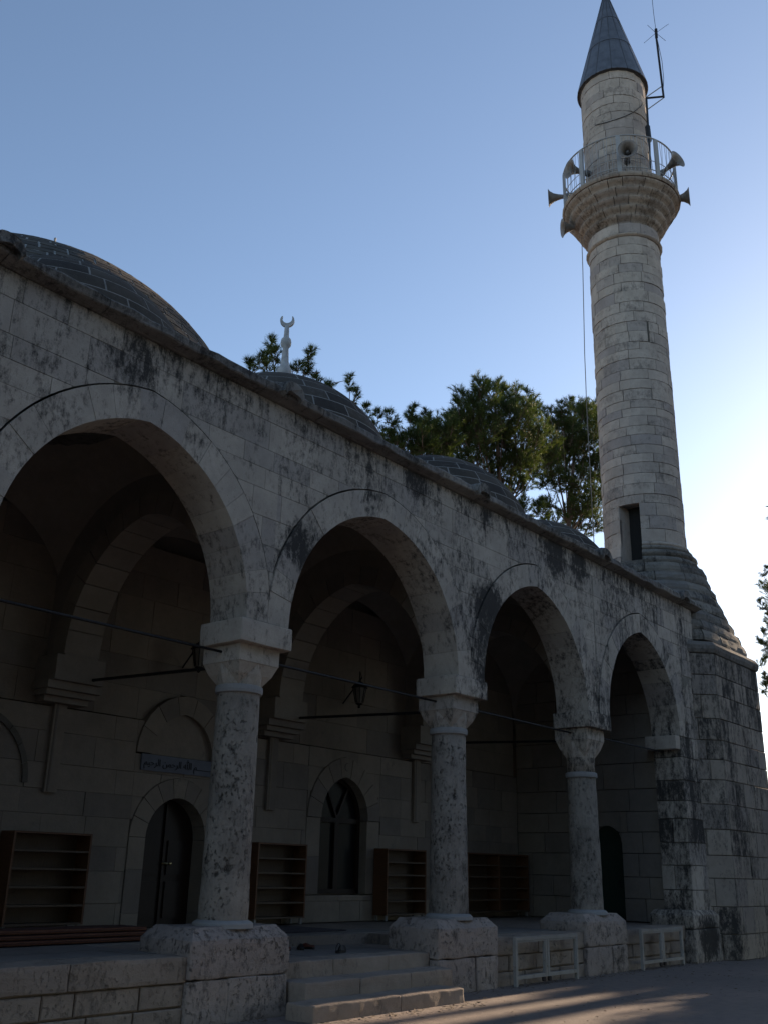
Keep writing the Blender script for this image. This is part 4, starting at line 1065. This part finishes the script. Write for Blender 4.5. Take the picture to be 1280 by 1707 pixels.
def lantern(x, z, label):
    y = YB - 0.35; e = empty('wall_lantern', (x, y, z), label, 'lantern', 'lanterns on the porch wall')
    MB().tube([(x, YB + 0.06, z + 0.05), (x, y - 0.05, z + 0.50), (x, y, z + 0.62), (x, y, z + 0.44)], 0.014, 6).build('bracket', 'iron', e)
    MB().lathe([(0.03, z), (0.06, z + 0.02), (0.07, z + 0.05), (0.12, z + 0.30), (0.11, z + 0.31)], x, y, 8).build('lamp_glass', 'lamp_glass', e)
    MB().lathe([(0.155, z + 0.305), (0.15, z + 0.325), (0.09, z + 0.39), (0.03, z + 0.43), (0.015, z + 0.47)], x, y, 8).build('cap', 'iron', e)
    MB().lathe([(0.01, z - 0.07), (0.03, z - 0.05), (0.02, z - 0.02), (0.07, z + 0.005), (0.065, z + 0.02)], x, y, 8).build('foot', 'iron', e)
    for k in range(8):
        a = 2 * math.pi * k / 8
        MB().tube([(x + 0.072 * math.cos(a), y + 0.072 * math.sin(a), z + 0.03), (x + 0.125 * math.cos(a), y + 0.125 * math.sin(a), z + 0.31)], 0.008, 4).build('glazing_bar', 'iron', e)
lantern(10.25, 4.50, 'black iron lantern on the wall over the arched door')
lantern(14.18, 4.46, 'black iron lantern on the wall over the pointed window')
# folded kilims
for k, (nm, dz) in enumerate((('lowest', 0.0), ('middle', 0.064), ('topmost', 0.128))):
    r = random.Random(k); mb = rough_box(4.9 + 0.05 * k, 8.35 - 0.03 * k, 1.95 + 0.02 * k, 2.5, 0.668 + dz * 0.86, 0.668 + dz * 0.86 + 0.053, amp=0.006, n=10, seed=k * 3, rnd_e=0.028)
    tag(mb.build('folded_rug', 'rug', smooth=True), nm + ' folded striped red rug of the stack behind the nearest column plinth', 'rug', 'folded rugs on the porch floor')
tag(rough_box(8.9, 12.2, 2.2, 3.5, 0.664, 0.682, amp=0.003, n=8, rnd_e=0.008).build('floor_mat', 'mat'), 'dark patterned mat spread on the floor before the arched door', 'mat')
def shoe(x, y, z, rot, mat, label, strap=False):
    e = empty('sandal' if strap else 'shoe', (x, y, z), label, 'sandal' if strap else 'shoe', 'shoes left on the landing')
    c, s = math.cos(rot), math.sin(rot)
    def tr(p): return (x + p[0] * c - p[1] * s, y + p[0] * s + p[1] * c, z + p[2])
    out = [(-0.13, 0.0), (-0.125, 0.03), (-0.05, 0.035), (0.04, 0.047), (0.10, 0.04), (0.135, 0.0), (0.10, -0.042), (0.04, -0.045), (-0.05, -0.033), (-0.125, -0.028)]
    n = len(out); mb = MB(); mb.v = [tr((a, b, 0.002)) for a, b in out] + [tr((a, b, 0.028)) for a, b in out]
    mb.f = [tuple(range(n - 1, -1, -1)), tuple(range(n, 2 * n))] + [(i, (i + 1) % n, n + (i + 1) % n, n + i) for i in range(n)]
    mb.build('sole', 'leather', e)
    if strap:
        mb = MB()
        for k in range(9):
            a = math.pi * k / 8
            for dx in (0.02, 0.09): mb.v.append(tr((dx, 0.046 * math.cos(a), 0.026 + 0.062 * math.sin(a))))
        mb.f = [(2 * k, 2 * k + 1, 2 * k + 3, 2 * k + 2) for k in range(8)]
        mb.build('strap', mat, e)
        mb = MB().tube([tr((-0.09, 0.034 * math.cos(math.pi * k / 8), 0.026 + 0.09 * math.sin(math.pi * k / 8))) for k in range(9)], 0.006, 5); mb.build('heel_strap', mat, e)
    else:
        mb = MB(); rows = [(-0.12, 0.03, 0.075), (-0.06, 0.034, 0.07), (0.0, 0.04, 0.078), (0.05, 0.043, 0.062), (0.10, 0.036, 0.045), (0.13, 0.008, 0.032)]
        for (a, w, h) in rows:
            for k in range(7):
                t = math.pi * k / 6; mb.v.append(tr((a, w * math.cos(t), 0.027 + (h - 0.027) * math.sin(t) * (0.15 if a < -0.03 and 1 < k < 5 else 1))))
        mb.f = [(r * 7 + k, r * 7 + k + 1, (r + 1) * 7 + k + 1, (r + 1) * 7 + k) for r in range(5) for k in range(6)] + [(0, 6, 5, 4, 3, 2, 1)]
        mb.build('upper', mat, e, smooth=True)
shoe(10.42, 0.74, 0.524, 0.4, 'leather', 'black strapped sandal standing alone near the front of the landing', True)
shoe(9.90, 1.34, 0.524, 1.2, 'red_shoe', 'red-brown shoe, leftmost of the shoes against the landing riser')
shoe(10.06, 1.42, 0.524, 1.5, 'red_shoe', 'red-brown shoe, second from left against the landing riser')
shoe(10.35, 1.38, 0.524, 0.9, 'leather', 'black shoe beside the red-brown shoes on the landing')
shoe(10.52, 1.45, 0.524, 1.7, 'red_shoe', 'red-brown shoe, rightmost of the shoes against the landing riser')

# white barrier frames against the platform
def gate(x0, x1, label):
    y0, y1 = -0.10, -0.05; e = empty('barrier_frame', ((x0 + x1) / 2, -0.07, 0), label, 'barrier', 'white barrier frames against the platform')
    xm = (x0 + x1) / 2 - 0.02; t = 0.05
    for x in (x0, x1 - t): MB().box(x, x + t, y0, y1, 0.004, 0.66).build('leg', 'white', e)
    for x in (xm - t - 0.006, xm + 0.006): MB().box(x, x + t, y0, y1, 0.10, 0.608).build('middle_post', 'white', e)
    MB().box(x0 + t, x1 - t, y0, y1, 0.61, 0.66).build('top_bar', 'white', e)
    for a, b in ((x0 + t, xm - t - 0.006), (xm + t + 0.006, x1 - t)):
        MB().box(a, b, y0 + 0.003, y1 - 0.003, 0.10, 0.15).build('bottom_bar', 'white', e)
        for z in (0.585,): MB().box(a, b, y0 + 0.006, y1 - 0.006, z, z + 0.02).build('inner_bar', 'white', e)
        for k in (0, 1):
            xx = a + 0.004 if k == 0 else b - 0.02; MB().box(xx, xx + 0.016, y0 + 0.008, y1 - 0.008, 0.152, 0.583).build('inner_post', 'white', e)
    for x in (xm - 0.08, xm + 0.08): MB().lathe([(0.0, 0.03), (0.03, 0.035), (0.035, 0.06), (0.03, 0.095)], x, -0.075, 10).build('foot', 'iron_rust', e)
gate(13.26, 15.08, 'nearer white metal barrier frame leaning on the platform, right of the steps')
gate(17.36, 19.08, 'farther white metal barrier frame leaning on the platform, by the end pier')

# ================================================================== TREES
def pine_meshes(rs, blobs, trunk, limbs_from, dens=55, nn=50, nl=0.23, nw=0.020, tw=0.6, shoots=5.0):
    """trunk polyline with radius, blobs (x, y, z, r) in tree space"""
    wood_ = MB()
    m = len(trunk)
    wood_.tube([t[:3] for t in trunk], trunk[0][3], 9, trunk[-1][3])
    V = []; tri = 0
    for (bx, by, bz, br) in blobs:
        c = Vector((bx, by, bz)); zt = max(limbs_from[0], min(limbs_from[1], bz - 0.75 * math.hypot(bx, by) - 0.5))
        st = None
        for a, b in zip(trunk, trunk[1:]):
            if a[2] <= zt <= b[2]:
                f = (zt - a[2]) / (b[2] - a[2]); st = Vector([a[i] + (b[i] - a[i]) * f for i in range(3)])
        if st is None: st = Vector(trunk[-1][:3])
        md = (st + c) / 2 + Vector((rs.uniform(-.3, .3), rs.uniform(-.3, .3), rs.uniform(-.35, .1)))
        wood_.tube([st, (st + md) / 2 + Vector((0, 0, rs.uniform(-.1, .15))), md, (md + c) / 2 + Vector((rs.uniform(-.15, .15), rs.uniform(-.15, .15), 0.1)), c], min(0.06, 0.03 + 0.015 * br), 5, 0.015)
        def twig(s0, ax, L, n_):
            wood_.tube([s0, s0 + ax * L], 0.008, 3, 0.004)
            e1 = ax.orthogonal().normalized(); e2 = ax.cross(e1)
            for k in range(n_):
                t = 1 - 0.8 * rs.random() ** 1.2; p = s0 + ax * L * t; a = rs.uniform(0, 6.283); sp = rs.uniform(0.35, 1.05)
                nd = ax * math.cos(sp) + (e1 * math.cos(a) + e2 * math.sin(a)) * math.sin(sp)
                ln_ = nl * rs.uniform(0.65, 1.15); w = nd.cross(Vector((rs.gauss(0, 1), rs.gauss(0, 1), rs.gauss(0, 1)))).normalized() * nw * 0.5
                V.append(p - w); V.append(p + w); V.append(p + nd * ln_)
        def shoot(s0, ax, L):                              # a leader with whorls of side twigs
            twig(s0 + ax * L * 0.55, ax, L * 0.45, nn)
            wood_.tube([s0, s0 + ax * L * 0.6], 0.014, 4, 0.008)
            e1 = ax.orthogonal().normalized(); e2 = ax.cross(e1); a = rs.uniform(0, 6.28)
            for k in range(int(5 + 6 * L)):
                t = rs.uniform(0.05, 0.85); a += 2.4; l = L * (0.22 + 0.42 * (1 - t)) * rs.uniform(0.7, 1.2)
                d = (ax * 0.65 + (e1 * math.cos(a) + e2 * math.sin(a)) * 0.75).normalized()
                twig(s0 + ax * L * t, (d + Vector((0, 0, 0.25))).normalized(), max(0.16, l), int(nn * 0.8))
        for _ in range(int(dens * br * br) + 3 if dens else 0):
            d = Vector((rs.gauss(0, 1), rs.gauss(0, 1), rs.gauss(0.1, 0.9))).normalized()
            tip = c + d * br * (0.3 + 0.75 * rs.random() ** 0.6); tip.z = c.z + (tip.z - c.z) * 0.85
            ax = (d * 0.8 + Vector((rs.gauss(0, .3), rs.gauss(0, .3), 0.55))).normalized(); L = tw * rs.uniform(0.6, 1.2); s0 = tip - ax * L
            if rs.random() < 0.35: wood_.tube([c + (s0 - c) * 0.25, s0], 0.010, 3, 0.008)
            twig(s0, ax, L, nn)
        for _ in range(max(1, int(shoots * br * br))):
            d = Vector((rs.gauss(0, 0.6), rs.gauss(0, 0.6), rs.uniform(-0.2, 0.9)))
            if d.length > 1: d.normalize()
            L = min(1.5, max(0.55, br * rs.uniform(0.8, 1.3)))
            shoot(c + d * br * (0.75 if shoots > 1.1 else 0.0) - Vector((0, 0, L * 0.45)), (Vector((0, 0, 1)) + d * 0.35 + Vector((rs.gauss(0, .1), rs.gauss(0, .1), 0))).normalized(), L)
    me = bpy.data.meshes.new('crown'); nv = len(V)
    me.vertices.add(nv); me.vertices.foreach_set('co', np.array([(v.x, v.y, v.z) for v in V], dtype=np.float32).ravel())
    me.loops.add(nv); me.loops.foreach_set('vertex_index', np.arange(nv, dtype=np.int32))
    me.polygons.add(nv // 3); me.polygons.foreach_set('loop_start', np.arange(0, nv, 3, dtype=np.int32)); me.polygons.foreach_set('loop_total', np.full(nv // 3, 3, dtype=np.int32))
    me.update(calc_edges=True); me.materials.append(M['needle'])
    mt = bpy.data.meshes.new('trunk'); mt.from_pydata(wood_.v, [], wood_.f); mt.materials.append(M['bark'])
    return mt, me
def place_tree(meshes, loc, label, rot=0.0, scale=1.0, group='pines round the mosque'):
    e = empty('pine_tree', loc, label, 'tree', group); e.rotation_euler = (0, 0, rot); e.scale = scale if isinstance(scale, tuple) else (scale,) * 3
    for nm, me in zip(('trunk', 'crown'), meshes):
        o = bpy.data.objects.new(nm, me); COL.objects.link(o); o.parent = e
    return e
def px_blobs(pts, yplane, base, rs, depth, rf=1.2):
    out = []
    for (x, y, r) in pts:
        p = on_y(x, y, yplane); dist = (p - CAM).length; k = dist / F_PX
        q = p + Vector((0, 1, 0)) * 0
        dd = rs.uniform(-depth, depth); dirv = (p - CAM).normalized(); q = p + dirv * dd
        out.append((q.x - base[0], q.y - base[1], q.z, r * k * rf))
    return out
rs = random.Random(101)
def tree_px(pts, yplane, base_px, label, depth=1.2, dens=55, lf=(6, 14), rf=1.2, shoots=5.0, top_px=None):
    b = on_y(base_px[0], base_px[1], yplane); base = (b.x, b.y)
    bl = px_blobs(pts, yplane, base, rs, depth, rf); zt = max(q[2] for q in bl) - 1.8
    tp = on_y(top_px[0], top_px[1], yplane) if top_px else None
    tx, ty = (tp.x - base[0], tp.y - base[1]) if tp else (0, 0)
    tr = [(0, 0, 0, 0.30), (tx * 0.05, 0, zt * 0.3, 0.26), (tx * 0.3 + 0.1, 0.1, zt * 0.55, 0.2), (tx * 0.7, 0, zt * 0.8, 0.12), (tx, ty, zt, 0.05)]
    return place_tree(pine_meshes(rs, bl, tr, (zt * lf[0] / 20, zt * lf[1] / 20), dens, shoots=shoots), (base[0], base[1], 0), label)
tree_px([(424, 604, 16), (416, 625, 20), (452, 575, 14), (446, 600, 18), (462, 595, 16), (455, 625, 24), (490, 610, 18), (514, 595, 12), (512, 618, 16), (535, 640, 20), (480, 650, 30), (430, 660, 30)], 14, (465, 700), 'pine treetop rising behind the dome with the crescent finial', 0.6, 22, rf=0.75, shoots=9.0)
tree_px([(545, 640, 9), (583, 645, 14), (588, 668, 16), (612, 690, 16), (625, 700, 12), (600, 720, 28), (640, 735, 20), (560, 700, 26)], 14.5, (600, 800), 'small pine tip showing right of the dome with the crescent finial', 0.6, 22, rf=0.75, shoots=9.0)
tree_px([(655, 700, 13), (660, 722, 18), (686, 690, 13), (688, 715, 18), (718, 700, 15), (712, 728, 24), (745, 735, 28), (660, 745, 24), (700, 740, 28), (735, 715, 20), (680, 750, 26), (725, 765, 26), (768, 770, 20)], 13.5, (700, 860), 'lower pine with a broken outline, left of the tallest pine', 1.2, 46, rf=1.35, shoots=6.0)
tree_px([(805, 645, 15), (826, 642, 14), (800, 670, 26), (845, 660, 18), (868, 675, 18), (890, 680, 14), (770, 690, 22), (752, 705, 18), (835, 695, 32), (790, 712, 32), (875, 705, 26), (760, 735, 28), (820, 735, 36), (868, 740, 32), (895, 725, 16), (790, 762, 30), (845, 775, 32), (880, 775, 22), (815, 800, 22), (865, 812, 18), (750, 765, 18), (900, 850, 16), (870, 850, 16), (905, 745, 24), (905, 775, 22), (730, 740, 24), (770, 790, 22), (800, 830, 18), (840, 840, 16)], 14, (850, 1000), 'tallest dark pine crown left of the minaret, behind the small domes', 1.8, 48, (11, 15), rf=1.5, top_px=(825, 690))
tree_px([(935, 680, 13), (958, 682, 14), (980, 685, 16), (925, 705, 20), (955, 705, 22), (985, 715, 24), (935, 735, 28), (970, 745, 30), (915, 765, 20), (995, 760, 18), (945, 775, 28), (985, 790, 18), (925, 800, 14), (1000, 820, 18), (960, 880, 22), (925, 870, 14), (990, 870, 20), (940, 850, 10), (1010, 720, 20), (1020, 780, 20), (950, 805, 22), (985, 838, 22), (915, 838, 14), (965, 850, 16), (905, 800, 18), (1000, 790, 20)], 15, (915, 1010), 'yellow-green pine right against the left edge of the minaret', 1.7, 48, (8, 15), rf=1.5, top_px=(960, 700))
tree_px([(x - 4, y, r * 0.8) for x, y, r in [(1276, 955, 10), (1290, 975, 18), (1278, 1010, 13), (1290, 1040, 20), (1272, 1065, 12), (1285, 1085, 18), (1270, 1105, 12), (1285, 1130, 16), (1276, 1150, 10), (1310, 1000, 40), (1320, 1080, 45), (1310, 1150, 30), (1330, 940, 30)]], 9.5, (1350, 1300), 'pine branches cut by the right edge of the picture, beyond the minaret base', 0.8, 34, rf=1.0, shoots=6.0)
# unseen pines: eastern ones dapple the paving, those behind camera added to block sky
r2 = random.Random(55); bl = []
for k in range(46):
    z = r2.uniform(10.3, 19.0); rad = 4.3 * math.sqrt(max(0.05, 1 - ((z - 13.2) / 6.2) ** 2)); a = r2.uniform(0, 6.28); d = rad * math.sqrt(r2.random())
    bl.append((d * math.cos(a), d * math.sin(a), z, r2.uniform(1.1, 1.7)))
tallm = pine_meshes(r2, bl, [(0, 0, 0, 0.3), (0.1, 0, 6, 0.25), (0, 0.1, 12, 0.17), (0, 0, 17.5, 0.05)], (7.5, 15), 24, 30, 0.26, 0.05, 0.7, 1.5)
bl = []
for k in range(52):
    z = r2.uniform(1.2, 8.0); rad = 3.0 * math.sqrt(max(0.05, 1 - ((z - 3.6) / 4.8) ** 2)); a = r2.uniform(0, 6.28); d = rad * math.sqrt(r2.random())
    bl.append((d * math.cos(a), d * math.sin(a), z, r2.uniform(0.8, 1.2)))
lowm = pine_meshes(r2, bl, [(0, 0, 0, 0.2), (0.1, 0, 3, 0.16), (0, 0, 7.2, 0.04)], (0.8, 6), 24, 30, 0.26, 0.055, 0.6, 1.5)
for k, (x, y, s) in enumerate(((45, -9.5, 1.0), (46, -0.7, (0.75, 0.75, 1.36)), (49, -1.4, 1.5), (54, -4.5, 1.6), (68, 4.4, (0.8, 0.8, 1.85)))):  # last one stretched tall to shade the hall dome
    place_tree(tallm, (x, y, 0), 'tall pine east of the mosque, outside the picture at right', k * 1.3, s, 'tall pines east of the mosque')
for k, (x, y, s) in enumerate(((36, -5.6, 1.15), (42, -1.4, 0.99), (41, 1.6, 0.95), (37, -3.9, 0.95), (33, -9.5, 1.2), (39, -6.4, 1.3))):
    place_tree(lowm, (x, y, 0), 'low bushy pine east of the mosque, outside the picture at right', k * 2.1, s, 'low pines east of the mosque')
for k, x in enumerate(range(-24, 24, 7)):  # unseen row added to dim skylight on the front
    place_tree(tallm, (x + (k * 37 % 5) * 0.5, -20.5 - (k * 53 % 7) * 0.4, -1.0), 'unseen pine added behind the camera to block sky', k * 0.9, 0.92 + 0.03 * (k % 4), 'unseen pines added to dim the front')
for k, x in enumerate(range(-21, 24, 7)):  # unseen low row added to cut sky near the horizon
    place_tree(lowm, (x + (k * 29 % 5) * 0.4, -17.0 - (k * 31 % 5) * 0.5, 0), 'unseen low pine added behind the camera to block low sky', k * 0.7, 1.15, 'unseen low pines added to dim the front')
# dry leaves and grit blown against the foot of the platform and steps
lt = MB(); r3 = random.Random(12)
for k in range(900):
    x = r3.uniform(7.0, 22.0); y = (-0.64 if 8.4 < x < 11.3 else (-0.42 if x > 20.8 else 0.0)) - abs(r3.gauss(0, 0.16)) - 0.02
    if r3.random() < 0.3: y -= r3.uniform(0, 2.5)
    a = r3.uniform(0, 6.28); l = r3.uniform(0.012, 0.04); w = l * r3.uniform(0.25, 0.6); c_, s_ = math.cos(a), math.sin(a); z = 0.016
    lt.add([(x + l * c_, y + l * s_, z + r3.uniform(0, 0.012)), (x - w * s_, y + w * c_, z), (x - l * c_, y - l * s_, z + r3.uniform(0, 0.01)), (x + w * s_, y - w * c_, z + 0.004)], [(0, 1, 2, 3)])
tag(lt.build('leaf_litter', 'litter'), 'dry brown leaves and grit along the foot of the platform', 'leaf litter', kind='stuff')
